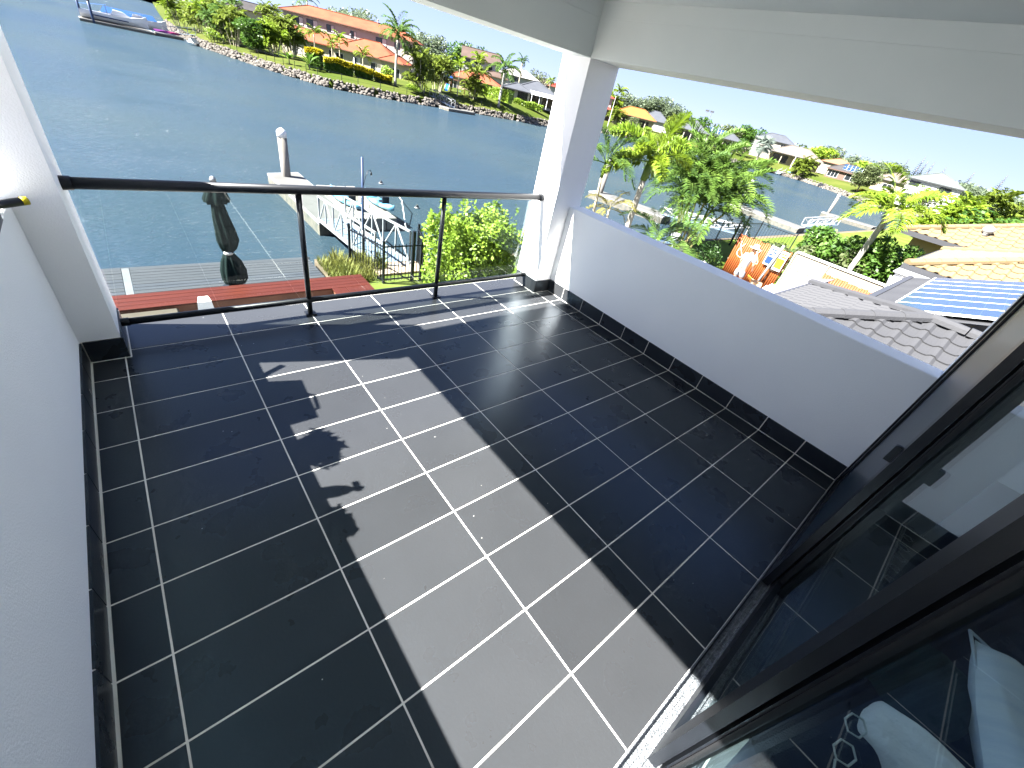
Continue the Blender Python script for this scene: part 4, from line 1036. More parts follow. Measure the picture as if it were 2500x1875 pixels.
# small white shed wall in front of it
sh = thing('lean_to_shed', 'narrow white lean-to wall between the grey gutter and the yellow roof', 'shed', (0,0,0))
MB().box(17.6,-1.62,ZG,18.0,-.95,-.32).build('wall', M_white, sh)
MB().slab([(17.5,-1.7,-.26),(18.2,-1.7,-.22),(18.2,-.88,-.22),(17.5,-.88,-.26)],.03).build('roof', M_galv, sh)
for y in (-1.55,-1.2): MB().bar((17.55,y,-1.6),(17.55,y+.3,-.4),.04,.05).build('brace', M_galv, sh)

# ============================================================ far banks of the canal
SH = [(110,1100,-2.9),(64,700,-2.9),(29.5,300,-2.9),(20.5,190,-2.9),(17.8,146,-2.9),(18.6,118,-2.9),(22,103,-2.9),(25.6,90,-2.9),(30,80.6,-2.9),(37,79.2,-2.8),(46,79.8,-2.7),(58,82,-2.3),(71,81.8,-1.6),(83,83,-1.5),
      (105,92,-1.8),(128,91,-2.0),(136,85,-2.0),(150,79,-2.0),(159,68,-2.0),(166.5,59,-2.0),(166.5,50,-2.0),(160,40,-2.0),(149,30,-2.2),(141,22,-2.4),(139,13,-2.6),(141,-60,-2.6)]
SHv = [Vector((a,b)) for a,b,_ in SH]
def land_z(x, y):
    p = Vector((x,y)); best = (1e9, 0)
    for i in range(len(SHv)-1):
        a, b = SHv[i], SHv[i+1]; t = max(0, min(1, (p-a).dot(b-a)/(b-a).length_squared)); q = a.lerp(b, t)
        d = (p-q).length
        if d < best[0]: best = (d, SH[i][2]*(1-t)+SH[i+1][2]*t)
    s = min(1, best[0]/14)
    return -3.6 + (best[1]+3.6)*s*(2-s) if best[0] > .3 else -3.6
def offs(i, d):
    a = SHv[max(0,i-1)]; b = SHv[min(len(SHv)-1,i+1)]; t = (b-a).normalized()
    n = Vector((-t.y, t.x))   # to the land side (left of travel when heading right is +y)
    return SHv[i] + n*d
lv = []; lf = []
rows = [(0.2,None,-5.5),(0.35,None,-3.62),(3,.21,0),(7,.62,0),(14,1,0),(40,1,0)]
for i in range(len(SH)):
    for d, k, zz in rows:
        q = offs(i, d); zi = SH[i][2]
        z = zz if k is None else -3.6+(zi+3.6)*(k*(2-k) if k < 1 else 1)
        lv.append((q.x, q.y, z))
    a = math.radians(100 - 118*i/(len(SH)-1)); q = Vector((60,60)) + Vector((math.cos(a), math.sin(a)))*3200
    lv.append((q.x, q.y, SH[i][2]))
nr = len(rows)+1
for i in range(len(SH)-1):
    for j in range(nr-1): lf.append((i*nr+j, (i+1)*nr+j, (i+1)*nr+j+1, i*nr+j+1))
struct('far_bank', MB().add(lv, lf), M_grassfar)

# rock revetment: the nearest rocks one by one, the rest as one mass
M_rock = mat('grey_rock', (0.1148,0.1033,0.08797), 0.9, (0.0612,0.05544,0.04972), 1.2, 0.6, 6)
rv = bpy.data.objects.new('rock_revetment', None); col.objects.link(rv); rv['kind'] = 'structure'
def rockmesh(seed):
    r = random.Random(seed); v = []
    for z, q in ((-.45,.6),(-.05,1.0),(.40,.72)):
        for k in range(6):
            a = 2*math.pi*k/6+r.uniform(-.25,.25); v.append((q*.5*math.cos(a)*r.uniform(.8,1.15), q*.5*math.sin(a)*r.uniform(.8,1.15), z*.8+r.uniform(-.08,.08)))
    v.append((0,0,.42)); f = []
    for j in (0,1):
        for k in range(6): f.append((j*6+k, j*6+(k+1)%6, (j+1)*6+(k+1)%6, (j+1)*6+k))
    for k in range(6): f.append((12+k, 12+(k+1)%6, 18))
    return v, f
RK = [rockmesh(i) for i in range(6)]
RKM = [MB().add(*k).mesh('rock', M_rock) for k in RK]
spots = []
for i in range(3, len(SH)-2):
    a, b = SHv[i], SHv[i+1]; L = (b-a).length; t = (b-a).normalized(); n = Vector((-t.y, t.x))
    m_ = int(L/0.62)
    for k in range(m_):
        for row, (o, z, s) in enumerate(((-.55,-4.62,.75),(-.25,-4.30,.72),(0.0,-3.98,.66),(.28,-3.68,.55))):
            if rnd.random() < .12: continue
            q = a + t*((k+.5+.5*(row % 2))*.62+rnd.uniform(-.15,.15)) + n*(o+rnd.uniform(-.12,.12))
            spots.append((q.x, q.y, z+rnd.uniform(-.1,.1), s*rnd.uniform(.7,1.35), rnd.uniform(0,6.28), rnd.randrange(6)))
near = sorted(spots, key=lambda s: (s[0]-.9)**2+(s[1]+2.5)**2)
for s in near[:300]:
    put('rock', RKM[s[5]], rv, s[:3], (rnd.uniform(-.5,.5), rnd.uniform(-.5,.5), s[4]), (s[3]*1.15, s[3], s[3]*.8))
rest = MB()
for s in near[300:]:
    c, sn = math.cos(s[4]), math.sin(s[4]); v, f = RK[s[5]]
    rest.add([(s[0]+s[3]*(x*c-y*sn), s[1]+s[3]*(x*sn+y*c), s[2]+z*s[3]*.8) for x,y,z in v], f)
tag(rest.build('rocks', M_rock, rv), kind='stuff')

# thin wire fence along the far bank
bfz = thing('wire_fence', 'thin dark post and wire fence along the rocky far bank', 'fence', (0,0,0))
post = MB().box(-.035,-.035,0,.035,.035,1.15).mesh('post', M_black)
prev = None; wires = MB()
for i in range(5, 12):
    a, b = offs(i, 1.0), offs(i+1, 1.0); L = (b-a).length
    for k in range(int(L/2.6)):
        q = a.lerp(b, (k+.5)*2.6/L); p3 = Vector((q.x,q.y,-3.6)); put('post', post, bfz, p3)
        if prev: 
            for z in (.5,1.1): wires.bar(prev+Vector((0,0,z)), p3+Vector((0,0,z)), .018, .018)
        prev = p3
wires.build('wire', M_black, bfz)

# ------------------------------------------------------------ houses
def rooftex(name, c1, c2, rough=0.75):
    """tiled roof too far off to tell the tiles apart: course lines by a fine wave bump, patchy colour"""
    m = mat(name, c1, rough, c2, 0.5, spec=0.08); nt = m.node_tree
    b = nt.nodes['Principled BSDF']; tc = [n for n in nt.nodes if n.type == 'TEX_COORD'][0]
    n1 = nt.nodes.new('ShaderNodeTexNoise'); n1.inputs['Scale'].default_value = 3.5; n1.inputs['Detail'].default_value = 6; n1.inputs['Roughness'].default_value = .8
    w = nt.nodes.new('ShaderNodeTexWave'); w.wave_type = 'BANDS'; w.bands_direction = 'Z'; w.inputs['Scale'].default_value = 2.4; w.inputs['Distortion'].default_value = .4
    ad = nt.nodes.new('ShaderNodeMath'); ad.operation = 'ADD'
    bp = nt.nodes.new('ShaderNodeBump'); bp.inputs['Strength'].default_value = .5; bp.inputs['Distance'].default_value = .06
    nt.links.new(tc.outputs['Object'], n1.inputs['Vector']); nt.links.new(tc.outputs['Object'], w.inputs['Vector'])
    nt.links.new(n1.outputs['Fac'], ad.inputs[0]); nt.links.new(w.outputs['Fac'], ad.inputs[1])
    nt.links.new(ad.outputs[0], bp.inputs['Height']); nt.links.new(bp.outputs['Normal'], b.inputs['Normal'])
    return m
RT = {'terra': rooftex('terracotta_roof', (0.173,0.0556,0.02883), (0.1359,0.04118,0.02265)),
      'orange': rooftex('orange_roof', (0.2366,0.08448,0.02534), (0.2027,0.0697,0.02112)),
      'grey': rooftex('blue_grey_roof', (0.0528,0.05675,0.066), (0.04356,0.04752,0.05545)),
      'brown': rooftex('brown_roof', (0.07181,0.05069,0.04224), (0.05491,0.04013,0.03379)),
      'beige': rooftex('beige_roof', (0.1141,0.09504,0.0792), (0.09822,0.08238,0.06972)),
      'white': rooftex('pale_roof', (0.2143,0.2033,0.1922), (0.1922,0.1811,0.17)),
      'green': rooftex('grey_green_roof', (0.08556,0.09822,0.09186), (0.07284,0.08394,0.0792)),
      'dark': rooftex('charcoal_roof', (0.04488,0.04224,0.04224), (0.03432,0.03168,0.03168)),
      'peach': rooftex('peach_roof', (0.207,0.1035,0.05544), (0.1774,0.08869,0.04805)),
      'red': rooftex('red_roof', (0.1901,0.03168,0.02376), (0.1531,0.0264,0.02112))}
WL = {'cream': M_cream, 'tan': mat('tan_wall', (0.3,0.2475,0.18), .85, (0.27,0.2175,0.1575), .8), 'white': mat('white_wall', (0.32,0.32,0.31), .85, (.28,.28,.275), .8),
      'beigegrey': mat('grey_beige_wall', (0.3,0.2775,0.2475), .85, (0.27,0.2475,0.2175), .8), 'brownbrick': mat('brown_brick', (0.1125,0.075,0.06), .9, (0.0825,0.05625,0.045), 3), 'yellow': M_ywall}
M_pane = mat('dark_window_glass', (0.012,0.015,0.018), 0.08, spec=0.6)
M_wframe = mat('window_frame_pale', (0.50,0.49,0.46), 0.6)
M_fascia = mat('fascia_brown', (0.10,0.055,0.04), 0.6)
M_curtain = mat('curtain', (0.45,0.43,0.40), 0.9)
def house(label, loc, rz, vols, cat='house', name='house'):
    """vols: dict(x0,x1,y0,y1,zb,ze,roof,pitch,rm,wm,wins=[(face,a,z,w,h,n)],posts)"""
    t = thing(name, label, cat, loc, R(rz))
    for v in vols:
        x0,x1,y0,y1,zb,ze = v['x0'],v['x1'],v['y0'],v['y1'],v.get('zb',0),v['ze']; o = v.get('over',.55); p = v.get('pitch',.42)
        rm = RT[v['rm']]; wm = WL[v['wm']]
        inset = v.get('verandah', 0)
        wall = MB().box(x0,y0+inset,zb-.5,x1,y1,ze); 
        X0,X1,Y0,Y1 = x0-o,x1+o,y0-o,y1+o; w, d = X1-X0, Y1-Y0
        if v['roof'] == 'hip':
            ro, rr, h = hip(t, X0,Y0,X1,Y1,ze+.02,p,rm)
            cp_ = MB(); cs = [(X0,Y0),(X1,Y0),(X1,Y1),(X0,Y1)]
            ends = (0,1,1,0) if w > d else (0,0,1,1)
            for c, e in zip(cs, ends): cp_.bar((*c, ze+.05), (rr[e][0],rr[e][1],rr[e][2]+.05), .24, .12)
            cp_.bar((rr[0][0],rr[0][1],rr[0][2]+.06),(rr[1][0],rr[1][1],rr[1][2]+.06),.26,.12)
            cp_.build('ridge_capping', rm, ro)
            MB().box(X0-.06,Y0-.06,ze-.16,X1+.06,Y1+.06,ze+.015).build('gutter', M_fascia if v['rm'] in ('terra','orange','brown','dark','red','peach') else M_gutter, t)
        elif v['roof'] == 'gable':      # ridge along local x
            zr = ze+p*d/2; ym = (Y0+Y1)/2
            ro = MB().add([(X0,Y0,ze),(X1,Y0,ze),(X1,Y1,ze),(X0,Y1,ze),(X0,ym,zr),(X1,ym,zr),(X0,Y0,ze-.18),(X1,Y0,ze-.18),(X1,Y1,ze-.18),(X0,Y1,ze-.18),(X0,ym,zr-.18),(X1,ym,zr-.18)],
                [(0,1,5,4),(3,4,5,2),(6,10,11,7),(9,8,11,10),(0,6,7,1),(2,8,9,3),(0,4,10,6),(4,3,9,10),(1,7,11,5),(5,11,8,2)]).build('roof', rm, t)
            MB().bar((X0,ym,zr+.05),(X1,ym,zr+.05),.26,.12).build('ridge_capping', rm, ro)
            wall.add([(x0,y0,ze),(x0,y1,ze),(x0,ym,ze+p*(d/2-o)),(x1,y0,ze),(x1,y1,ze),(x1,ym,ze+p*(d/2-o))],[(0,2,1),(3,4,5)])
        elif v['roof'] == 'flat':
            MB().add([(X0,Y0,ze),(X1,Y0,ze),(X1,Y1,ze+p),(X0,Y1,ze+p),(X0,Y0,ze-.15),(X1,Y0,ze-.15),(X1,Y1,ze+p-.15),(X0,Y1,ze+p-.15)],[(0,1,2,3),(7,6,5,4),(0,4,5,1),(1,5,6,2),(2,6,7,3),(3,7,4,0)]).build('roof', rm, t)
        if not v.get('open'): wall.build('wall', wm, t)
        if inset or v.get('open'):
            n = v.get('posts', 4)
            for k in range(n+1):
                x = x0+.15+(x1-x0-.3)*k/n; MB().box(x-.14,y0,zb-.3,x+.14,y0+.28,ze-.15).build('verandah_post', wm, t)
        for (fc, a, z, ww, hh, n) in v.get('wins', []):
            fm = MB(); f_ = .07
            def W(u, q, dz):    # u along the face, q outward
                if fc == 'f': return (a+u, y0+inset-q, z+dz)
                if fc == 'l': return (x0-q, a-u, z+dz)
                return (x1+q, a+u, z+dz)
            def bx(u0,u1,z0,z1,q): 
                A_ = W(u0,-.02,z0); B_ = W(u1,q,z1); fm.box(min(A_[0],B_[0]),min(A_[1],B_[1]),A_[2],max(A_[0],B_[0]),max(A_[1],B_[1]),B_[2])
            bx(-ww/2,ww/2,-hh/2,-hh/2+f_,.05); bx(-ww/2,ww/2,hh/2-f_,hh/2,.05)
            for k in range(n+1):
                u = -ww/2+f_/2+(ww-f_)*k/n; bx(u-f_/2,u+f_/2,-hh/2+f_,hh/2-f_,.045)
            wn_ = fm.build('window', M_wframe if v.get('pale', True) else M_black, t)
            pm = MB(); ps_ = [W(-ww/2+f_,.02,-hh/2+f_),W(ww/2-f_,.02,-hh/2+f_),W(ww/2-f_,.02,hh/2-f_),W(-ww/2+f_,.02,hh/2-f_)]
            pm.poly(ps_); pm.build('pane', M_pane, wn_)
            if v.get('curtain') and n > 1:
                c = MB(); c.poly([W(ww/2-ww/n*.8,.024,-hh/2+f_),W(ww/2-f_,.024,-hh/2+f_),W(ww/2-f_,.024,hh/2-f_),W(ww/2-ww/n*.8,.024,hh/2-f_)]); c.build('curtain', M_curtain, wn_)
    return t
# left bank, from left to right
house('cream house with a dark roof behind the palms, far left of the red-roofed house', (41,172,-2.2), -15, [
    dict(x0=-7,x1=6,y0=0,y1=8,ze=5.6,roof='hip',rm='dark',wm='cream',wins=[('f',-3,4.2,1.8,1.3,2),('f',2,4.2,1.8,1.3,2)])])
ha = house('long two-storey house with terracotta roofs and cream walls on the far bank', (46.2,113.0,-2.95), -41.0, [
    dict(x0=-15.5,x1=-1,y0=0,y1=6.2,ze=3.35,roof='gable',pitch=.55,rm='terra',wm='cream',curtain=True,wins=[('f',-12.2,1.6,2.2,2.2,2),('f',-8.6,1.5,1.2,2.4,1),('f',-4.6,1.5,1.0,2.3,1),('l',3.1,1.7,1.5,1.6,2)]),
    dict(x0=-3.5,x1=10.2,y0=-1.2,y1=8.8,ze=3.30,roof='hip',pitch=.50,rm='terra',wm='cream',curtain=True,wins=[('f',-2.2,1.4,1.7,2.2,1),('f',1.6,1.7,1.5,1.6,2),('f',5.8,1.2,2.4,2.2,2),('f',8.9,1.2,1.2,2.2,1)]),
    dict(x0=7.4,x1=12.0,y0=-2.6,y1=6.5,ze=3.25,roof='hip',pitch=.46,rm='terra',wm='cream',wins=[('f',8.5,1.15,1.6,2.2,1),('f',10.8,1.15,1.7,2.2,1)]),
    dict(x0=-19.0,x1=11.6,y0=9.0,y1=17.5,zb=0,ze=7.9,roof='hip',pitch=.40,rm='terra',wm='beigegrey',pale=False,curtain=True,wins=[('f',-16.0,6.5,3.4,1.5,3),('f',-12.2,6.5,2.6,1.5,2),('f',-8.0,6.5,1.8,1.3,2),('f',-2.6,6.4,1.5,1.3,2),('f',4.0,6.4,2.6,1.4,2),('f',7.8,6.4,1.3,1.2,1)])])
for x, y, z in ((2,13,9.8),(7.5,13,9.4),(-1.5,4.0,5.6)):
    MB().lathe([(.10,0),(.10,.5),(.22,.55),(.18,.75),(.03,.8)],8,(x,y,z)).build('roof_vent', M_galv, ha)
house('white two-storey house with a brown gable roof behind the palms', (86.0,122.5,-2.0), -34, [
    dict(x0=-3.6,x1=7.0,y0=0,y1=8,ze=7.2,roof='gable',pitch=.55,rm='brown',wm='white',pale=False,wins=[('f',-2.2,6.1,1.5,1.5,2),('f',.9,6.0,2.0,1.6,2),('f',4.6,5.8,1.2,1.1,1)]),
    dict(x0=3,x1=9.5,y0=-2.5,y1=4,ze=4.3,roof='hip',pitch=.4,rm='brown',wm='white')])
house('tan single-storey house with a terracotta roof beside the playground set', (69.6,97.6,-2.35), -44, [
    dict(x0=-6.2,x1=5.6,y0=0,y1=8,ze=2.85,roof='hip',pitch=.40,rm='terra',wm='tan',wins=[('f',-5.0,1.2,1.8,2.1,2),('f',-.8,1.6,1.0,1.4,1),('f',3.4,1.05,2.6,2.1,2)])])
hc = house('grey-roofed house with a white awning and dark glass doors, left of the white column', (82.9,92.6,-1.55), -36, [
    dict(x0=-6.4,x1=.2,y0=-.3,y1=8.5,ze=2.35,roof='hip',pitch=.36,rm='grey',wm='beigegrey',wins=[('f',-4.9,1.05,2.2,2.0,3),('f',-1.6,1.1,2.6,2.1,2)],pale=False),
    dict(x0=-3.6,x1=7.6,y0=1.6,y1=12,ze=2.6,roof='hip',pitch=.42,rm='grey',wm='beigegrey',pale=False,wins=[('f',1.8,1.1,3.0,2.1,3),('f',5.2,1.1,3.0,2.1,3)])])
MB().slab([(.4,-1.6,2.25),(7.4,-1.6,2.25),(7.0,1.5,2.9),(.2,1.5,2.9)],.08).build('awning', M_white, hc)
for x in (.6,2.6,4.6,6.6): MB().bar((x,-1.4,-.2),(x,-1.4,2.2),.10,.10).build('verandah_post', M_white, hc)
house('house with a pale roof far behind the grey-roofed house', (107,128,-1.5), -35, [
    dict(x0=-6,x1=7,y0=0,y1=9,ze=5.4,roof='hip',pitch=.42,rm='white',wm='white',wins=[('f',0,4.6,2,1.2,2)])])
house('house with a red roof seen just left of the white column', (121,123.5,-1.5), -35, [
    dict(x0=-2.0,x1=8,y0=0,y1=8,ze=5.2,roof='hip',pitch=.36,rm='red',wm='white'), ])
house('brownish roofed house on the skyline behind the awning house', (112,131,-1.5), -35, [
    dict(x0=2,x1=14,y0=4,y1=12,ze=4.9,roof='hip',pitch=.4,rm='beige',wm='tan')])
# right bank
def on(x0,y0,x1,y1): return math.degrees(math.atan2(y1-y0, x1-x0))
house('house with a bright orange roof and shaded verandah, right of the white column', (139.5,101.5,-1.9), on(134.1,106.3,143.1,94.2), [
    dict(x0=-7.0,x1=7.0,y0=0,y1=9,ze=3.0,roof='hip',pitch=.50,rm='orange',wm='cream',verandah=1.6,posts=5,pale=False,wins=[('f',-3.5,1.3,2.4,2.0,2),('f',3.2,1.2,4.2,2.2,3)])])
house('two-storey house with dark red roofs half hidden by the white column', (130.5,105.5,-1.9), -40, [
    dict(x0=-6,x1=.4,y0=2.5,y1=9,ze=6.3,roof='hip',pitch=.4,rm='red',wm='beigegrey',wins=[('f',-1.2,5.0,1.4,1.4,1)]),
    dict(x0=-6,x1=.8,y0=0,y1=5,ze=3.1,roof='hip',pitch=.3,rm='red',wm='brownbrick',verandah=1.2,posts=3)])
house('grey-roofed house behind the bright orange roof', (163.0,107.0,-1.9), -55, [
    dict(x0=-7.5,x1=3.5,y0=0,y1=9,ze=3.1,roof='hip',pitch=.62,rm='grey',wm='white')])
g2 = house('long grey-roofed house with solar panels and a dark verandah', (166.8,87.2,-2.0), on(160.8,96.3,171.9,75.7), [
    dict(x0=-11.5,x1=-1.0,y0=0,y1=10,ze=3.15,roof='hip',pitch=.58,rm='grey',wm='beigegrey',verandah=1.8,posts=4,pale=False,wins=[('f',-8.6,1.3,4.0,2.2,4),('f',-4,1.3,3.4,2.2,3)]),
    dict(x0=-3.4,x1=11.4,y0=-.3,y1=8,ze=3.2,roof='hip',pitch=.46,rm='grey',wm='beigegrey',verandah=1.8,posts=5,pale=False,wins=[('f',0,1.3,4.0,2.2,3),('f',6.4,1.3,4.4,2.2,3)])])
def solar(par, x0, n, y0, zf, w=1.05, h=1.75, rows=1):
    for r_ in range(rows):
        for i in range(n):
            xa = x0+i*(w+.04); ya = y0+r_*(h*.92+.04); q = [(xa,ya,zf(ya)),(xa+w,ya,zf(ya)),(xa+w,ya+h*.9,zf(ya+h*.9)),(xa,ya+h*.9,zf(ya+h*.9))]
            pn = MB().slab(q, .05).build('solar_panel', M_solar, par)
            MB().bar(Vector(q[0])+Vector((0,0,.012)),Vector(q[1])+Vector((0,0,.012)),.05,.02).bar(Vector(q[1])+Vector((0,0,.012)),Vector(q[2])+Vector((0,0,.012)),.05,.02).build('panel_frame', M_frame, pn)
solar(g2, -.8, 6, .6, lambda y: 3.22+.46*(y+.85)+.12, rows=2)
house('house with a broad beige roof and shaded patio beside the silver palm', (180.5,60.5,-1.75), on(177.4,67.8,183.1,51.5), [
    dict(x0=-8.4,x1=8.4,y0=0,y1=11,ze=2.95,roof='hip',pitch=.46,rm='beige',wm='tan',verandah=1.8,posts=4,pale=False,wins=[('f',-4.5,1.3,5,2.2,3),('f',3.5,1.3,5,2.2,3)])])
house('two-storey house with a dark grey roof behind the beige roof', (197.0,75.0,-1.7), on(192.8,82.9,197.8,70.6), [
    dict(x0=-8,x1=6,y0=0,y1=9,ze=5.9,roof='hip',pitch=.46,rm='grey',wm='beigegrey',wins=[('f',2.8,4.7,2.6,1.5,3)])])
gd = house('house with a charcoal roof, solar panels and white louvred doors', (177.6,42.6,-1.75), on(175.8,47.9,178.5,37.5), [
    dict(x0=-5.4,x1=6.0,y0=0,y1=8.5,ze=2.2,roof='hip',pitch=.46,rm='dark',wm='brownbrick',pale=True,wins=[('f',-3.4,1.0,3.0,1.9,3),('f',2.6,1.0,4.8,1.9,3)])])
solar(gd, -1.6, 5, .3, lambda y: 2.22+.46*(y+.55)+.12, rows=2)
house('house with a peach tiled roof behind the charcoal roof', (200.5,51.5,-1.7), on(197.6,55.2,199.8,47.2), [
    dict(x0=-6,x1=4.5,y0=0,y1=9,ze=3.6,roof='hip',pitch=.34,rm='peach',wm='cream')])
house('house with a tan roof between the willow-like tree and the pale two-storey house', (174.5,29.0,-1.8), on(172.3,32.8,173.6,25.8), [
    dict(x0=-4.8,x1=4.6,y0=0,y1=8,ze=2.9,roof='hip',pitch=.5,rm='beige',wm='tan',wins=[('f',-1,1.3,2.4,1.4,2)])])
house('white two-storey house with a grey-green roof on the far right bank', (141.3,16.0,-2.4), on(139.0,20.3,140.2,12.0), [
    dict(x0=-4.6,x1=5.4,y0=0,y1=9,ze=5.25,roof='hip',pitch=.42,rm='green',wm='white',pale=False,wins=[('f',-3.2,4.3,2.0,1.0,2),('f',2.6,4.2,2.2,1.3,2),('f',-1.5,1.2,4.5,2.0,3)])])

# ------------------------------------------------------------ planting on the left bank
def clump(label, x, y, H, spread, kind, stems, fronds, seed, group='palm clumps on the far bank', s=1.0, trunk=None):
    fronds += 3; stems += 3
    """many-stemmed palm: thin stems and arching fronds at several heights"""
    r = random.Random(seed); t = thing('clumping_palm', label, 'palm tree', (x,y,land_z(x,y)), 0, group)
    tb = MB(); ms = frondset(kind)
    for i in range(stems):
        a = r.uniform(0,6.28); q = spread*math.sqrt(r.uniform(0,1)); h = H*r.uniform(.35,1.0)-1.2*s; h = max(h,.4)
        bx_, by_ = q*.35*math.cos(a), q*.35*math.sin(a); tx, ty = q*.8*math.cos(a), q*.8*math.sin(a)
        tb.tube([(bx_,by_,0),((bx_+tx)/2,(by_+ty)/2,h*.55),(tx,ty,h)],[.07,.06,.05],5)
        for k in range(fronds):
            az = 2.4*k+r.uniform(-.4,.4)
            put('frond', ms[min(4, int((k+.5)/fronds*4.2))], t, (tx,ty,h), (r.uniform(-.2,.2),0,az), s*r.uniform(.7,1.05)*.8)
    tb.build('trunk', trunk or M_palmtrunk, t)
    return t
clump('lime-leaved palm clump at the water corner behind the covered boats', 19.5,150,6.5,3.4,'farlime',7,7,1)
clump('grey-green palm clump left of the large dark bush', 22.5,133,6.8,3.6,'farcane',8,7,2)
clump('tall loose palm clump just left of the dark bush', 22.6,121,6.2,3.2,'fardeep',7,7,3)
tree('large dense dark green bush at the rocky bank, left of the cream house', (25.6,107.5,land_z(25.6,107.5)), 7.2, 5.0, 'green', 5, 6000, .085, 14, .1, name='tree')
clump('lime palm clump right of the dark bush', 30.5,116,6.6,3.0,'farlime',7,7,4)
clump('palm clump in front of the left end of the terracotta house', 33.5,113,5.6,2.4,'farcane',6,7,5)
clump('tall palms behind the lime palm clump', 36.5,135,8.2,3.0,'farcane',6,7,6)
for i, (lb, x, y, H, sp_, k) in enumerate((('dense palm clump right behind the small white dinghy',21.0,141,6.8,3.4,'farcane'),('broad palm clump behind the purple kayaks',21.8,128,6.6,3.2,'farlime'),('palm clump touching the left side of the dark bush',23.6,115.5,6.2,2.8,'farcane'),
     ('palm clump just right of the dark bush, nearest the rocks',28.6,106.5,5.4,2.4,'farlime'),('lush palm clump before the left corner of the cream house',32.0,108.5,6.2,2.6,'farcane'),('olive palm clump far behind the dark bush',27.0,128,7.6,3.4,'fardeep'))):
    clump(lb, x, y, H, sp_, k, 8, 7, 200+i)
tree('bright green low shrub by the rocks, left of the dark bush', (20.6,117.5,land_z(20.6,117.5)), 3.4, 2.2, 'lime', 210, 900, .11, 8, .05, name='shrub', cat='shrub')
def banana(label, x, y, h, seed):
    r = random.Random(seed); t = thing('banana_plant', label, 'plant', (x,y,land_z(x,y)), 0, 'broad-leaved plants on the far lawn')
    for i in range(11):
        a = 2.4*i; L = h*r.uniform(.55,.95); w = .24*h/2.5
        c, s = math.cos(a), math.sin(a); e = r.uniform(.5,1.35); Q = []
        pts = [Vector((c*L*q*math.cos(e)*(1+.3*q), s*L*q*math.cos(e)*(1+.3*q), .25*h+L*q*math.sin(e)-.35*L*q*q)) for q in (0,.3,.6,.85,1)]
        n_ = Vector((-s,c,0)); ws = (.03,.8,1,.7,.02)
        for k in range(4): Q.append([tuple(pts[k]-n_*w*ws[k]),tuple(pts[k+1]-n_*w*ws[k+1]),tuple(pts[k+1]+n_*w*ws[k+1]),tuple(pts[k]+n_*w*ws[k])])
        put('leaf', quads(np.array(Q),'leaf',LM['green' if i % 3 else 'lime']), t)
    MB().tube([(0,0,0),(.05,0,h*.4)],[.10,.06],6).build('stem', M_bark, t)
banana('small broad-leaved plant on the lawn left of the yellow hedge', 27.6,94.0,2.7,1)
banana('taller broad-leaved plant nearest the yellow hedge', 29.6,89.5,3.2,2)
def hedge(label, a, b, w, h, kind, top=None, seed=0, n=2200, leaf=.36, cat='hedge', group=None):
    a = Vector(a); b = Vector(b); d = b-a; L = d.length; c = (a+b)/2; z = land_z(c.x,c.y)
    t = thing('hedge', label, cat, (c.x,c.y,z), math.atan2(d.y,d.x), group)
    rg = np.random.default_rng(seed)
    P = np.stack([rg.uniform(-L/2,L/2,n), rg.uniform(-w/2,w/2,n), h*rg.uniform(0.05,1,n)**.7],1)
    k = rg.integers(0,3,n); P[k==0,1] = -w/2+rg.normal(0,.06,(k==0).sum()); P[k==1,2] = h+rg.normal(0,.07,(k==1).sum())
    P[:,2] += .12*np.sin(P[:,0]*1.7+seed)
    put('foliage', quads(leafquads(P, leaf, rg, .4, .7), 'foliage', LM[kind]), t)
    if top:
        n2 = n; P = np.stack([rg.uniform(-L/2,L/2,n2), rg.uniform(-w/2-.15,w/2,n2), h+rg.uniform(-.40,.28,n2)],1); P[:n2//3,1] = -w/2-rg.uniform(.0,.25,n2//3); P[:,2] += .12*np.sin(P[:,0]*1.7+seed)
        put('new_growth', quads(leafquads(P, leaf, rg, .5, .7), 'new_growth', LM[top]), t)
    MB().box(-L/2+.2,-w/2+.2,0,L/2-.25,w/2-.25,h*.8).build('inner_foliage', LM[kind], t)
    return t
YG = 'yellow-topped hedges along the far bank'
hedge('tall yellow hedge block at the left end of the row', (30.6,93.0),(32.4,91.2),1.8,2.6,'green','yellow',1,group=YG)
hedge('long middle block of the yellow-topped hedge', (32.2,89.6),(36.6,87.8),1.8,1.9,'green','yellow',2,3400,group=YG)
hedge('third block of the yellow-topped hedge, in front of the white umbrella', (36.9,88.0),(39.8,86.7),1.6,1.5,'green','yellow',3,group=YG)
hedge('low right end of the yellow-topped hedge', (40.1,87.0),(43.0,85.9),1.5,1.15,'olive','yellow',4,1800,group=YG)
tree('bright green rounded shrub at the right end of the yellow hedge', (43.6,88.6,land_z(43.6,88.6)), 2.9, 2.7, 'lime', 6, 900, .12, 8, .05, name='shrub', cat='shrub')
for i, (lb, x, y, H, k, nf_) in enumerate((('feather palm in front of the left gable of the terracotta house',37.0,109,4.6,'farcane',10),('lower palm beside it under the upper windows',38.9,104.5,3.6,'farcane',9),
     ('single palm before the middle of the terracotta house',41.0,106,4.7,'farlime',9),('small palm rising behind the yellow hedge, right side',41.6,95.5,2.9,'farcane',9))):
    palm(lb, (x,y,land_z(x,y)), H, .12, k, nf_, .75, group='palms before the terracotta house', seed=60+i, low=.2)
palm('tall royal palm with a white trunk before the terracotta house', (44.0,86.3,land_z(44,86.3)), 6.9, .24, 'royal', 17, 1.0, (.25,0), M_palebark, LM['palm'], seed=70, low=.2)
palm('royal palm with a white trunk left of the grey-roofed house', (67.6,84.4,land_z(67.6,84.4)), 6.2, .26, 'royal', 17, .95, (.3,0), M_palebark, LM['palm'], seed=71, low=.2)
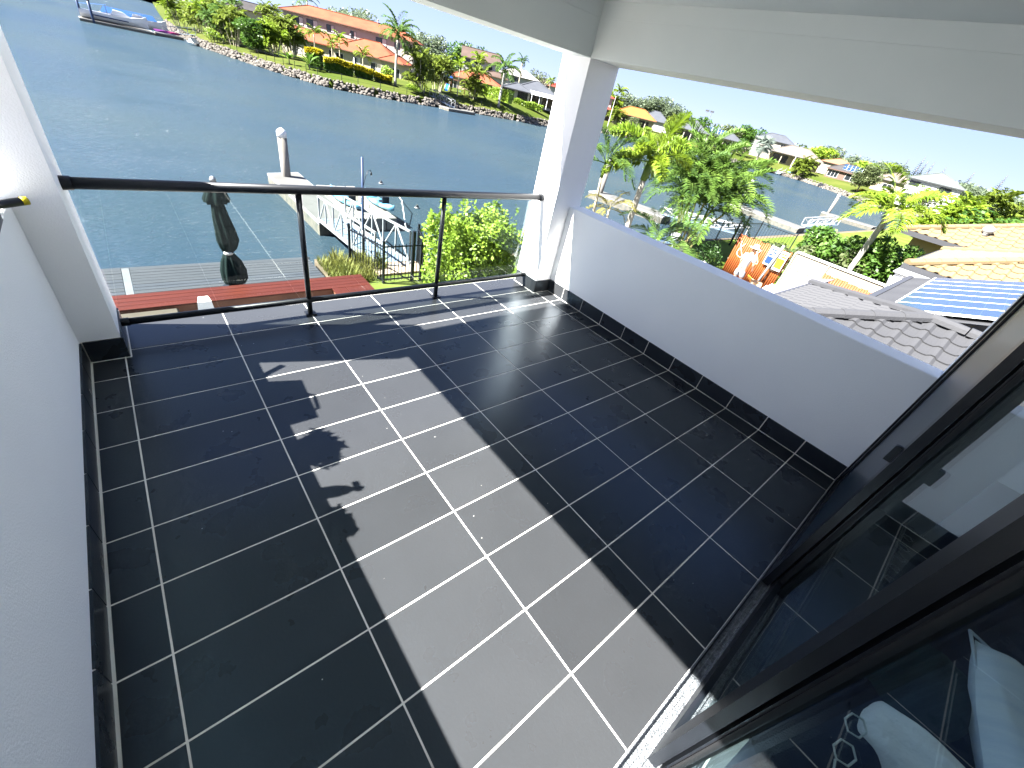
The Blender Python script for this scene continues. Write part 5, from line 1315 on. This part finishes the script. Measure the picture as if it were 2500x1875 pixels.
clump('broad dense palm clump left of the blue slide', 48.6,84.6,7.0,3.6,'farcane',11,8,7)
clump('palm clump directly beside the blue slide', 54.0,88.0,6.4,2.6,'farcane',8,8,8)
clump('palm clump in front of the tan house, right of the swing', 62.6,87.6,6.2,2.3,'farcane',8,8,9)
palm('slim palm between the blue slide and the tan house', (58.6,87.4,land_z(58.6,87.4)), 5.2, .10, 'farlime', 9, .85, seed=72)
palm('slim palm in front of the right end of the tan house', (67.0,93.0,land_z(67,93)), 6.0, .10, 'farlime', 10, .95, seed=73)
hedge('clipped hedge running down to the rocks beside the royal palm', (69.4,97.0),(70.6,84.0),1.6,2.2,'lime',None,5,4200,.3)
hedge('low clipped hedge before the glass doors of the grey-roofed house', (76.5,90.5),(82.0,85.6),1.3,1.3,'lime',None,6,2600,.3)
tree('small round shrub by the glass doors of the grey-roofed house', (75.6,91.6,land_z(75.6,91.6)), 2.4, 2.0, 'green', 8, 700, .12, 7, .05, name='shrub', cat='shrub')
tree('low bright shrub on the bank below the dense palm clump', (46.0,82.6,land_z(46,82.6)), 3.0, 1.4, 'lime', 9, 700, .12, 7, .05, name='shrub', cat='shrub')
M_blue = mat('blue_plastic', (0.02,0.12,0.50), 0.4); M_timber = mat('brown_timber', (0.16,0.07,0.04), .8)
pg = thing('playground_set', 'wooden playground tower with a blue slide and canopy on the lawn', 'playground set', (59.2,92.2,land_z(59.2,92.2)), R(-40))
for x in (-.6,.6):
    for y in (-.6,.6): MB().bar((x,y,0),(x,y,2.5),.12,.12).build('post', M_timber, pg)
MB().box(-.7,-.7,1.2,.7,.7,1.3).build('platform', M_timber, pg)
MB().add([(-.8,-.8,2.5),(.8,-.8,2.5),(.8,.8,2.5),(-.8,.8,2.5),(0,-.8,3.2),(0,.8,3.2)],[(0,1,4),(2,3,5),(1,2,5,4),(3,0,4,5)]).build('canopy', M_blue, pg)
MB().slab([(-.35,-.7,1.35),(.35,-.7,1.35),(.35,-3.0,.15),(-.35,-3.0,.15)],.08).build('slide', M_blue, pg)
for x in (-.4,.4): MB().bar((x,-.7,1.42),(x,-3.0,.22),.06,.16).build('slide_rim', M_capw, pg)
MB().bar((.7,0,2.3),(3.6,0,2.3),.10,.10).build('swing_beam', M_timber, pg)
for y in (-.7,.7): MB().bar((3.6,0,2.3),(3.6,y,0),.09,.09).build('swing_leg', M_timber, pg)
for x in (1.6,2.6):
    sw = MB().box(x-.22,-.1,.5,x+.22,.1,.55).build('swing_seat', M_blue, pg)
    for k in (-.2,.2): MB().bar((x+k,0,.55),(x+k,0,2.28),.02,.02).build('chain', M_alu, sw)
cu = thing('closed_umbrella', 'closed white garden umbrella behind the yellow hedge', 'umbrella', (40.6,97.5,land_z(40.6,97.5)))
MB().tube([(0,0,0),(0,0,2.6)],.04,6).build('pole', M_galv, cu); MB().lathe([(.22,1.0),(.20,1.6),(.10,2.3),(.03,2.6)],8).build('canopy', M_white, cu)
# skyline trees
GUM = 'grey-green gum trees on the skyline'
for i, (x, y, w, top) in enumerate(((68.4,175,11,9.6),(74.5,172.6,12,10.6),(81.7,212.8,11,12.6),(88.8,210,13,13.5),(60,190,12,9.5),(96,206,12,10.5),(104,203,11,10),(110.6,199.6,13,11.6),(116.5,196.8,14,12.4),(124.8,191.3,14,11.4),(131.4,186.8,15,11.8),(138,183,13,9.5))):
    k = 'gum' if i not in (9,10) else 'green'
    nm = ('gum tree above the left end of the terracotta roof','broad gum tree above the terracotta roof ridge','gum tree with airy crown behind the royal palm','tall airy gum tree behind the royal palm','small gum tree at the far left skyline','gum tree right of the royal palm fronds','low gum tree left of the white gable','airy gum tree behind the dense palm clump','tallest gum tree left of the white gable house','dense green tree above the white gable','rounded green tree right of the white gable roof','far green tree behind the pale roof')[i]
    tree(nm, (x,y,-2.5), w, top+2.5, k, 80+i % 3, 2600, .075, 14, .35, GUM, variant=i % 3)
tree('rounded tree on the skyline left of the white column', (120.5,133,-2), 9, 9.4, 'olive', 95, 1200, .07, 10, .3, GUM, variant=0)
palm('distant lone palm on the skyline right of the royal palm', (96.2,113.6,-2), 9.2, .18, 'fardeep', 9, .75, M_palmtrunk and (0,0), M_palmtrunk, seed=75)
palm('palm leaning over the terracotta roof ridge', (47,148,-2.8), 11.0, .2, 'royal', 10, .8, (1.5,0), seed=76)
palm('second palm above the far end of the terracotta roof', (60.5,138,-2.8), 8.6, .2, 'fardeep', 10, .9, seed=77)
palm('short fan palm on the skyline beside the red roof', (104.0,108.5,-1.7), 6.2, .2, 'fanlime', 12, .7, seed=78, fan=True)

# right bank planting
clump('palm clump half hidden by the white column, before the dark red roofs', 128.6,100.5,4.4,3.0,'farcane',7,7,20)
clump('large yellow-green palms behind the orange roof', 140,115,11.5,5.0,'farlime',10,7,21,s=1.6)
tree('bushy round shrub before the orange-roofed house', (131.5,95.2,land_z(131.5,95.2)), 5.4, 3.6, 'olive', 22, 1200, .09, 9, .08)
tree('lower bright shrub beside the round one', (134.0,91.5,land_z(134,91.5)), 4.4, 2.2, 'lime', 23, 800, .11, 8, .05, name='shrub', cat='shrub')
clump('palm clump between the orange and grey roofed houses', 148.5,92.0,7.0,3.6,'farcane',10,8,24,s=1.2)
palm('silver fan palm with a wide grey crown by the beige-roofed house', (157.8,63.2,land_z(157.8,63.2)), 4.4, .35, 'silver', 26, 1.55, seed=25, fan=True)
tree('low bright green shrub at the foot of the silver palm', (162.8,60.8,-3.3), 4.0, 2.2, 'lime', 26, 700, .11, 8, .05, name='shrub', cat='shrub')
tree('mixed green trees between the grey roof and the silver palm', (163.5,71,-2.6), 7.5, 5.4, 'green', 27, 1200, .08, 10, .2)
clump('palm clump at the right end of the beige-roofed house', 168.5,52.0,5.2,3.8,'farcane',10,8,28,s=1.2)
tree('rounded olive tree with drooping crown on the right bank lawn', (154.5,31.8,land_z(154.5,31.8)), 6.2, 6.8, 'olive', 29, 4200, .085, 14, .25)
tree('small yellow shrub at the water edge beside the olive tree', (158.2,32.0,-3.5), 2.6, 1.5, 'yellow', 30, 500, .14, 6, .05, name='shrub', cat='shrub')
tree('leafy tree in front of the white two-storey house', (128,13.6,land_z(128,13.6) if False else -2.9), 4.6, 5.2, 'olive', 31, 1500, .08, 11, .2)
for i, (nm, x, y, top, w, k) in enumerate((('gum tree above the orange roof, left',205,158.7,9.6,15,'gum'),('gum tree above the orange roof, middle',209.3,153,9.4,12,'gum'),('dense gum tree behind the grey roof',212.6,148.4,11,15,'gum'),('tall gum tree behind the grey roof ridge',215.7,144,11.6,13,'gum'),
    ('gum tree right of the grey roof ridge',219.4,138.5,10.2,15,'gum'),('low tree line above the solar panels',226.6,126.6,7.4,14,'green'),('bushy tree left of the silver palm on the skyline',232,112,7.0,14,'olive'),('rounded tree behind the silver palm',236.7,104,8.4,13,'green'),
    ('bright tree behind the beige roof',206,62.5,6.2,13,'lime'),('gum tree above the peach roof',250,70.6,8.2,13,'gum'),('gum tree right of the peach roof',253,61.4,7.2,12,'gum'),('airy tree above the charcoal roof',256,52.8,7.0,12,'gum'),('broad tree above the tan roof',256,47.8,7.6,14,'gum'),('bushy tree left of the grey-green roof',190,33.5,5.4,10,'olive'),('bright tree behind the charcoal roof',200,42,4.8,12,'lime'),
    ('tree at the right end of the grey-green roof',180,12,4.8,9,'gum'),('low tree on the skyline far right',220,18,6.0,15,'gum'),('tree on the far right skyline by the lens edge',200,5,4.6,14,'gum'))):
    tree(nm, (x,y,-2.4), w, top+2.4, k, 80+i % 3 if k == 'gum' else 100+i, 2600 if k == 'gum' else 1800, .075 if k == 'gum' else .10, 14 if k == 'gum' else 9, .3, 'skyline trees on the right bank', variant=i % 3)
def pine(label, x, y, top, seed):
    t = thing('norfolk_pine', label, 'pine tree', (x,y,-2.4), 0, 'Norfolk pines on the skyline'); H = top+2.4
    MB().tube([(0,0,0),(0,0,H*.98)],[.35,.05],6).build('trunk', M_bark, t)
    rg = np.random.default_rng(seed); Q = []; z = H*.2
    while z < H*.97:
        L = (H-z)*.26+.25
        for k in range(7):
            a = 6.283*k/7+rg.uniform(-.2,.2); d = np.array([math.cos(a),math.sin(a),.25]); s = np.array([-math.sin(a),math.cos(a),0])*.16*L
            p0 = np.array([0,0,z]); Q.append([p0-s*.3, p0+d*L*.7-s, p0+d*L*rg.uniform(.9,1.1), p0+d*L*.7+s])
        z += H*.045
    put('foliage', quads(np.array(Q),'foliage',LM['pine']), t)
PN = ('leftmost pine of the skyline row','tallest pine of the skyline row','slim pine right of the tallest one','third pine of the close group','lone pine right of the close group','leaning-looking pine above the grey-green roof end','pine at the far right edge of the skyline')
for i, (x, y, top) in enumerate(((256.7,44.2,9.9),(257.5,39.6,12.0),(257.8,37.9,10.7),(258.1,35.7,10.8),(258.7,31.3,10.1),(259.7,22.3,10.5),(260.5,13,11.8))): pine(PN[i], x, y, top, i)
# far woodland that reads as one mass on the horizon
rg = np.random.default_rng(8); P = []
for i in range(420):
    a = math.radians(rg.uniform(-4,82)); d = rg.uniform(260,420); x, y = d*math.cos(a), d*math.sin(a); h = rg.uniform(4.5,8.5)*d/300
    c = np.array([x,y,-2.5]); n = 55
    P.append(c+np.stack([rg.normal(0,4.5,n),rg.normal(0,4.5,n),np.abs(rg.uniform(0,h,n))],1))
tag(put('far_woodland', quads(leafquads(np.concatenate(P),2.1,rg,.3,.7),'far_woodland',LM['gum'])), kind='stuff')
# near-right palms and planting on this bank beyond the yellow roofs
clump('sunlit lime palm clump beyond the far yellow roof', 71.0,3.0,5.0,3.2,'farlime',9,9,40,s=1.0)
clump('second lime palm clump at the right edge beyond the yellow roof', 78.0,-.2,5.6,3.6,'farcane',9,9,41,s=1.1)
tree('dense green trees at the right edge above the yellow roof', (62.0,-2.0,ZG), 8.0, 4.6, 'green', 42, 1700, .075, 11, .15)
tree('rounded green tree behind the lime palms at the right edge', (92.0,-4.0,ZG), 11.0, 6.0, 'olive', 43, 1700, .075, 12, .2)
tree('bushy tree between the lime palms and the water', (84.0,4.6,ZG), 6.0, 3.4, 'lime', 44, 1100, .09, 9, .1)

# ------------------------------------------------------------ boats, docks and masts
pontoon('pontoon', 'grey pontoon beyond the foxtail palm, mostly hidden by palms', [(31.0,22.3),(32.6,15.6),(34.5,15.9),(32.9,22.7)], -4.15)
pile('mooring pile on the pontoon seen beside the white column', 32.0,21.85,-1.55)
pontoon('pontoon', 'long white-edged pontoon across the canal to the right of the palms', [(53.4,20.2),(53.0,11.9),(55.2,11.9),(55.8,20.2)], -4.15)
pile('mooring pile leaning behind the palm fronds on the long white-edged pontoon', 55.4,19.6,-1.4)
pontoon('pontoon', 'far white-edged pontoon left of the fan palm', [(78.0,17.2),(80.0,10.8),(82.4,10.8),(80.4,17.6)], -4.15)
pile('mooring pile at the end of the far white-edged pontoon', 80.2,16.9,-1.5)
def small_gangway(label, a, b, w=1.0, h=.9):
    a = Vector(a); b = Vector(b); d = (b-a).normalized(); s = Vector((-d.y,d.x,0)).normalized()*w/2
    t = thing('gangway', label, 'gangway', (0,0,0), 0, 'white gangways to pontoons')
    MB().slab([a-s,a+s,b+s,b-s],.06).build('deck', M_bluedeck, t)
    for q in (-s, s):
        MB().bar(a+q+Vector((0,0,h)), b+q+Vector((0,0,h)), .09,.09).build('top_chord', M_galv, t)
        for i in range(5):
            p = a.lerp(b, i/4)+q; MB().bar(p, p+Vector((0,0,h)), .07,.07).build('upright', M_galv, t)
            if i < 4:
                p2 = a.lerp(b,(i+1)/4)+q; MB().bar(p if i % 2 else p+Vector((0,0,h)), p2+Vector((0,0,h)) if i % 2 else p2, .06,.06).build('diagonal', M_galv, t)
    return t
small_gangway('white gangway down to the long white-edged pontoon by the hedge', (57.6,10.2,-3.2), (55.2,12.2,-4.05), .9, .7)
small_gangway('white gangway behind the palms to the hidden pontoon', (30.5,8.6,-2.95), (33.4,15.8,-4.05), .9, .5)
small_gangway('short white truss gangway at the rocks below the dense palm clump', (50.2,83.3,-3.2), (52.3,78.6,-4.1), 1.3, 1.1)
pontoon('pontoon', 'small dark pontoon at the rocks below the dense palm clump', [(49.6,79.3),(56.2,80.0),(56.6,77.2),(50.0,76.4)], -4.25)
pontoon('pontoon', 'narrow pale jetty on the far right bank before the lawn', [(165.2,49.5),(163.2,43.5),(164.4,43.0),(166.2,49.0)], -4.1)
M_boatw = mat('white_gelcoat', (0.4914,0.4978,0.504), 0.3); M_cover = mat('bright_blue_canvas', (0.00252,0.03276,0.126), 0.8, (0.00378,0.04788,0.1562), 3, .4, 8)
def boat(label, loc, rz, L=9.5, cover='long'):
    t = thing('motor_boat', label, 'boat', loc, R(rz)); st = [(-.5,.30,0),(-.3,.34,0),(0,.35,.0),(.25,.28,.03),(.42,.13,.08),(.5,.01,.14)]
    v = []; f = []; w0 = .42
    for x, w, dz in st:
        for yy, zz in ((-w,1.15+dz*6),(-w*.92,.6+dz*4),(-w*.5,.1+dz*2),(0,-.1+dz*1.5),(w*.5,.1+dz*2),(w*.92,.6+dz*4),(w,1.15+dz*6)): v.append((x*L, yy*L*w0, zz))
    for i in range(len(st)-1):
        for k in range(6): f.append((i*7+k,i*7+k+1,(i+1)*7+k+1,(i+1)*7+k))
        f.append((i*7, (i+1)*7, (i+1)*7+6, i*7+6))
    f.append((0,6,5,4,3,2,1))
    MB().add(v,f).build('hull', M_boatw, t)
    MB().add([(-.05*L,-.10*L,1.2),(.25*L,-.07*L,1.35),(.25*L,.07*L,1.35),(-.05*L,.10*L,1.2),(.0,-.09*L,2.0),(.14*L,-.06*L,1.9),(.14*L,.06*L,1.9),(.0,.09*L,2.0)],[(4,5,6,7),(0,1,5,4),(1,2,6,5),(2,3,7,6),(3,0,4,7)]).build('cabin', M_boatw, t)
    MB().add([(.145*L,-.058*L,1.86),(.245*L,-.066*L,1.40),(.245*L,.066*L,1.40),(.145*L,.058*L,1.86)],[(0,1,2,3)]).build('windscreen', M_pane, t)
    MB().box(-.35*L,-.352*L*w0,.55,.2*L,-.345*L*w0,.72).build('stripe', M_navy, t)
    if cover == 'long': MB().add([(-.48*L,-.13*L,1.2),(.35*L,-.09*L,1.5),(.35*L,.09*L,1.5),(-.48*L,.13*L,1.2),(-.42*L,0,2.2),(.3*L,0,2.3)],[(0,1,5,4),(3,4,5,2),(0,4,3),(1,2,5)]).build('boat_cover', M_cover, t)
    else:
        MB().add([(-.48*L,-.12*L,1.9),(-.08*L,-.10*L,2.5),(-.08*L,.10*L,2.5),(-.48*L,.12*L,1.9),(-.5*L,-.13*L,1.1),(-.5*L,.13*L,1.1)],[(0,1,2,3),(4,0,3,5)]).build('boat_cover', M_cover, t)
        for y in (-.1*L,.1*L): MB().bar((-.1*L,y,1.1),(-.1*L,y,2.48),.06,.06).build('cover_pole', M_galv, t)
    MB().bar((.2*L,0,1.9),(.48*L,0,2.3),.05,.05).build('bow_rail', M_galv, t)
    return t
boat('white motor boat with a blue bimini cover on a dark pontoon, top left', (6.2,126.5,-4.1), -3, 9.8, 'bimini')
boat('second boat under a long bright blue cover behind the white one', (9.5,132.5,-4.2), -4, 10.5, 'long')
pontoon('pontoon', 'dark floating pontoon under the two covered boats', [(1.0,124.0),(11.6,124.6),(11.6,129.5),(1.0,129.0)], -4.25)
for lb, x, y in (('dark mooring pile at the stern of the white motor boat, nearer one',2.9,124.2),('dark mooring pile at the stern of the white motor boat, farther one',1.4,130)):
    t = thing('mooring_pile', lb, 'pile', (x,y,ZW-.5), 0, 'dark mooring piles by the boats'); MB().tube([(0,0,0),(0,0,3.9)],.2,8).build('shaft', M_navy, t, True); MB().lathe([(.22,3.6),(.22,3.9),(.05,4.1)],8).build('cap', M_black, t)
M_purple = mat('purple_plastic', (0.1,0.015,0.11), .5); M_pink = mat('pink_plastic', (0.1238,0.009,0.05625), .5)
for lb, x, y, m_ in (('purple kayak on the small jetty right of the white boat',13.0,126.5,M_purple),('pink kayak on the small jetty right of the white boat',15.0,127.5,M_pink)):
    t = thing('kayak', lb, 'kayak', (x,y,-4.05), R(8), 'kayaks on the far left jetty')
    MB().add([(-1.5,0,.25),(-.8,-.35,.0),(.8,-.35,.0),(1.5,0,.25),(.8,.35,.0),(-.8,.35,.0),(0,-.36,.32),(0,.36,.32),(-1.0,0,.4),(1.0,0,.4)],[(0,1,6,8),(1,2,6),(2,3,9,6),(3,4,7,9),(4,5,7),(5,0,8,7),(8,6,9,7),(0,5,4,3,2,1)]).build('hull', m_, t)
pontoon('pontoon', 'pale small jetty with purple and pink kayaks by the rocks', [(11.9,125.6),(16.6,127.0),(16.2,129.2),(11.9,128.2)], -4.2)
small_gangway('white truss gangway beside the purple and pink kayaks', (19.0,127.5,-3.3), (13.6,128.6,-4.1), 1.2, 1.1)
t = thing('dinghy', 'small white upturned dinghy at the rocks left of the dark bush', 'dinghy', (17.2,118.8,-4.3), R(60))
MB().add([(-1.6,-.6,0),(1.0,-.6,0),(2.0,0,.1),(1.0,.6,0),(-1.6,.6,0),(-1.4,0,.75),(1.0,0,.8)],[(0,1,6,5),(1,2,6),(2,3,6),(3,4,5,6),(4,0,5),(0,4,3,2,1)]).build('hull', M_boatw, t)
t = thing('jet_ski', 'dark jet ski moored at the pale jetty on the far right bank', 'jet ski', (161.6,42.2,-4.35), R(-70))
MB().add([(-1.5,-.5,.0),(1.0,-.45,.0),(1.7,0,.35),(1.0,.45,.0),(-1.5,.5,.0),(-1.4,-.3,.5),(-.2,-.25,.75),(.7,-.2,.6),(.7,.2,.6),(-.2,.25,.75),(-1.4,.3,.5)],[(0,1,7,6,5),(1,2,7),(2,3,8,7),(3,4,10,9,8),(4,0,5,10),(5,6,9,10),(6,7,8,9),(0,4,3,2,1)]).build('hull', M_black, t)
MB().bar((.2,-.4,1.05),(.2,.4,1.05),.06,.06).build('handlebar', M_black, t); MB().bar((.35,0,.65),(.2,0,1.05),.1,.1).build('steering_post', M_black, t)
for lb, x, y, L, m_ in (('yellow kayak at the water edge below the beige-roofed house',164.0,60.4,3.2,M_yel),('turquoise kayak on the rocks below the beige-roofed house, left',168.2,62.6,2.6,M_kay2),('turquoise kayak on the rocks below the beige-roofed house, right',168.6,55.0,2.8,M_kay2)):
    t = thing('kayak', lb, 'kayak', (x,y,-3.55 if m_ is M_kay2 else -4.5), R(-60), 'kayaks on the right bank')
    MB().add([(-L/2,0,.25),(-.8,-.4,.0),(.8,-.4,.0),(L/2,0,.25),(.8,.4,.0),(-.8,.4,.0),(0,-.42,.45),(0,.42,.45)],[(0,1,6),(1,2,6),(2,3,6),(3,4,7),(4,5,7),(5,0,7),(0,6,3,7),(0,5,4,3,2,1)]).build('hull', m_, t)
small_gangway('pale ramp from the rocks to the water below the beige-roofed house', (168.5,57.6,-3.2), (164.2,57.4,-4.4), 1.4, .5)
small_gangway('white gangway below the grey roof with solar panels', (158.5,72.5,-3.1), (155.0,75.0,-4.2), 1.4, 1.0)
for lb, x, y, z0, z1 in (('tall white flagpole beside the white column',114.0,91.0,-3.0,4.6),('white mast before the beige-roofed house',172,57.3,-3.0,3.8)):
    t = thing('flagpole', lb, 'flagpole', (x,y,z0)); MB().tube([(0,0,0),(0,0,z1-z0)],[.09,.05],6).build('pole', M_capw, t); MB().lathe([(.05,0),(.1,.08),(.02,.16)],8,(0,0,z1-z0)).build('finial', M_capw, t)
for i, (x, y) in enumerate(((348.8,194.9),(350.5,191.9))):
    t = thing('light_tower', ('left of two distant stadium light towers on the skyline','right of two distant stadium light towers on the skyline')[i], 'light tower', (x,y,-2.4), 0, 'distant light towers')
    MB().tube([(0,0,0),(0,0,16.4)],[.35,.22],6).build('mast', M_alu, t); MB().box(-.2,-1.4,16.3,.2,1.4,17.4).build('lamp_rack', M_gutter, t)
t = thing('planter_wall', 'tan retaining wall with a path before the orange-roofed house', 'wall', (0,0,0))
MB().prism([(139,93.2),(147.5,87.6),(147.8,88.1),(139.3,93.8)],-3.4,-2.3).build('wall', WL['tan'], t)
heap('garden_bed', 'bed of reddish plants on the lawn edge before the tan retaining wall', 'garden bed', (139.5,88.0,-3.45), 3.4,1.6,.6, LM['olive'], 9)

# ============================================================ left parapet: unseen things guessed and added for the ragged floor shadow, one visible handle
M_bkt = mat('grey_plastic', (0.10,0.11,0.12), 0.5)
PZ = 0.963
bg_ = thing('unseen_bag', 'unseen dark bag shape added on the left parapet for its shadow', 'bag', (0.335,0.04,PZ))  # guessed shape out of view, added to cast the broad block of shadow
MB().add([(-.10,-.20,0),(.10,-.20,0),(.10,.20,0),(-.10,.20,0),(-.10,-.215,.17),(.10,-.215,.17),(.10,.20,.20),(-.10,.20,.20),(-.03,-.17,.235),(.03,-.17,.235),(.03,.15,.27),(-.03,.15,.27)],
    [(3,2,1,0),(0,1,5,4),(1,2,6,5),(2,3,7,6),(3,0,4,7),(4,5,9,8),(5,6,10,9),(6,7,11,10),(7,4,8,11),(8,9,10,11)]).build('body', M_bkt, bg_)
MB().tube([(0,-.12,.24),(0,-.09,.31),(0,.05,.33),(0,.09,.265)],.010,6).build('handle', M_blackr, bg_, True)
pt = thing('unseen_pot_plant', 'unseen small pot plant added on the left parapet for its jagged shadow', 'plant', (0.36,-0.42,PZ))  # guessed plant out of view, leafy to make the shadow edge jagged
MB().lathe([(.055,0),(.075,.10),(.08,.10),(.08,.115),(.06,.115)],14).build('pot', M_tan, pt, True)
rg = np.random.default_rng(77)
put('foliage', quads(leafquads(blobpoints([(0,0,.17,.09,.12,.07),(.02,-.08,.13,.06,.10,.05),(0,.08,.20,.05,.07,.04)],340,rg),.075,rg,.2,.5),'foliage',LM['green']), pt)
sp = thing('unseen_bottle', 'unseen slim bottle added on the left parapet for its pointed shadow', 'bottle', (0.37,-0.78,PZ))  # guessed bottle out of view, added for the pointed finger of shadow
MB().lathe([(.036,0),(.040,.01),(.040,.12),(.03,.17),(.015,.20),(.012,.26)],14).build('bottle', M_kay2, sp, True)
MB().bar((0,-.02,.235),(0,.05,.24),.018,.022).build('spray_head', M_capw, sp)
cl = heap('unseen_rag', 'unseen crumpled rag added on the left parapet for its shadow', 'rag', (0.37,-1.00,PZ), .16,.20,.10, M_shorts, 4)  # guessed rag out of view, added only for its shadow on the floor
sq = thing('squeegee_handle', 'black tool handle with a yellow tip poking over the left parapet', 'handle', (0,0,0))
MB().tube([(.215,.235,.984),(.30,.28,.987),(.494,.3875,.998)],[.017,.019,.0185],14).build('grip', M_black, sq, True)
MB().tube([(.494,.3875,.998),(.515,.399,.999)],[.0187,.0187],14).build('yellow_tip', M_yel, sq, True)
s2 = thing('squeegee_handle', 'second dark handle, unseen, added beside the yellow-tipped one for its shadow', 'handle', (0,0,0))  # kept out of view, added for another finger of shadow
MB().tube([(.215,.10,.984),(.432,.17,1.0)],[.017,.019],12).build('grip', M_black, s2, True)

# ============================================================ the room seen through the door glass
M_navyf = mat('navy_fabric', (0.010,0.018,0.05), 0.9, (0.014,0.024,0.065), 4, .4, 200)
M_pil = mat('white_pillow_cotton', (0.90,0.92,0.94), 0.9, (0.84,0.87,0.90), 5, .3, 60)
M_pil2 = mat('pale_blue_striped_cotton', (0.84,0.89,0.95), 0.9, (0.66,0.75,0.88), 2.0, .3, 60, stretch=(14,1,1))
M_cord = mat('teal_corduroy', (0.030,0.065,0.085), 0.95, (0.045,0.09,0.11), 3, 1.0, 40, stretch=(1,30,1))
db = thing('daybed', 'navy daybed just inside the sliding doors', 'daybed', (2.0,-2.98,0.004), R(-8))
MB().cbox(-.15,-.95,.10,2.0,0.0,.40,.04).build('mattress', M_navyf, db)
MB().box(-.10,-.90,.03,1.95,-.05,.10).build('base', M_blackr, db)
for x in (-.08,1.9):
    for y in (-.88,-.08): MB().box(x-.02,y-.02,0,x+.02,y+.02,.03).build('leg', M_blackr, db)
def pillow(label, loc, rot, w, d, h, m, seed):
    t = thing('pillow', label, 'pillow', loc, 0, 'pillows on the daybed'); t.rotation_euler = rot
    n = 16; r = random.Random(seed); v = []; f = []
    for s in (1, -1):
        for j in range(n):
            for i in range(n):
                x = i/(n-1)*2-1; y = j/(n-1)*2-1
                e = (1-abs(x)**2.6)*(1-abs(y)**2.6); e = max(0, e)**.5
                pin = 1-.10*(1-abs(abs(x)-abs(y)))*(max(abs(x),abs(y))**3)
                wr = .03*math.sin(5*x+3*y+seed)*e + .02*math.sin(9*y-4*x)*e
                v.append((x*w/2*pin, y*d/2*pin, s*h/2*e + wr*h*2))
    for s in (0, 1):
        for j in range(n-1):
            for i in range(n-1):
                q = (s*n*n+j*n+i, s*n*n+j*n+i+1, s*n*n+(j+1)*n+i+1, s*n*n+(j+1)*n+i); f.append(q if s == 0 else q[::-1])
    MB().add(v, f).build('cover', m, t, True)
    edge = [(x*w/2*.985, y*d/2*.985, 0) for x, y in ((-1,-1),(-.5,-.93),(0,-.90),(.5,-.93),(1,-1),(.93,-.5),(.90,0),(.93,.5),(1,1),(.5,.93),(0,.90),(-.5,.93),(-1,1),(-.93,.5),(-.90,0),(-.93,-.5),(-1,-1))]
    MB().tube(edge, .006, 5).build('piping', m, t, True)
    return t
pillow('small white cotton pillow on the daybed, nearest the navy cushion', (2.275,-3.30,.52), (R(6),R(-10),R(-102)), .42,.21,.15, M_pil, 1)
pillow('pale blue pillow with a pointed corner behind the white one', (2.63,-3.50,.55), (R(10),R(-6),R(12)), .64,.34,.18, M_pil2, 2)
pillow('teal corduroy cushion leaning between the two pale pillows', (2.60,-3.25,.49), (R(4),R(4),R(-22)), .46,.26,.15, M_cord, 3)
nv = pillow('navy cushion stitched with a pale X and two hexagonal letters O', (2.20,-3.085,.46), (R(4),0,R(-17)), .66,.28,.12, M_navyf, 4)
hx = mat('pale_stitch', (0.62,0.68,0.66), .9)
for x_, y_ in ((.02,-.005),(-.085,-.035)):
    k = [(x_+.042*math.cos(1.047*i), y_+.028*math.sin(1.047*i), .068) for i in range(7)]
    MB().tube(k, .0032, 5).build('letter', hx, nv)
MB().tube([(-.20,-.075,.058),(-.13,-.035,.067)],.0032,5).tube([(-.20,-.035,.064),(-.13,-.075,.060)],.0032,5).build('letter', hx, nv)
bc = thing('blind_chain', 'white beaded blind chain with hanging loops inside the door glass', 'chain', (3.64,-3.19,.05))
MB().tube([(0,0,0),(1.8,-.02,0)],.005,6).build('cord', M_capw, bc)
lp_ = MB().tube([(0,0,0),(.05,-.015,-.012),(.07,-.05,-.02),(.04,-.07,-.02),(.0,-.05,-.012),(0,0,0)],.0035,5).mesh('loop', M_capw)
for i in range(13): put('loop', lp_, bc, (.06+i*.13, -.002, 0))
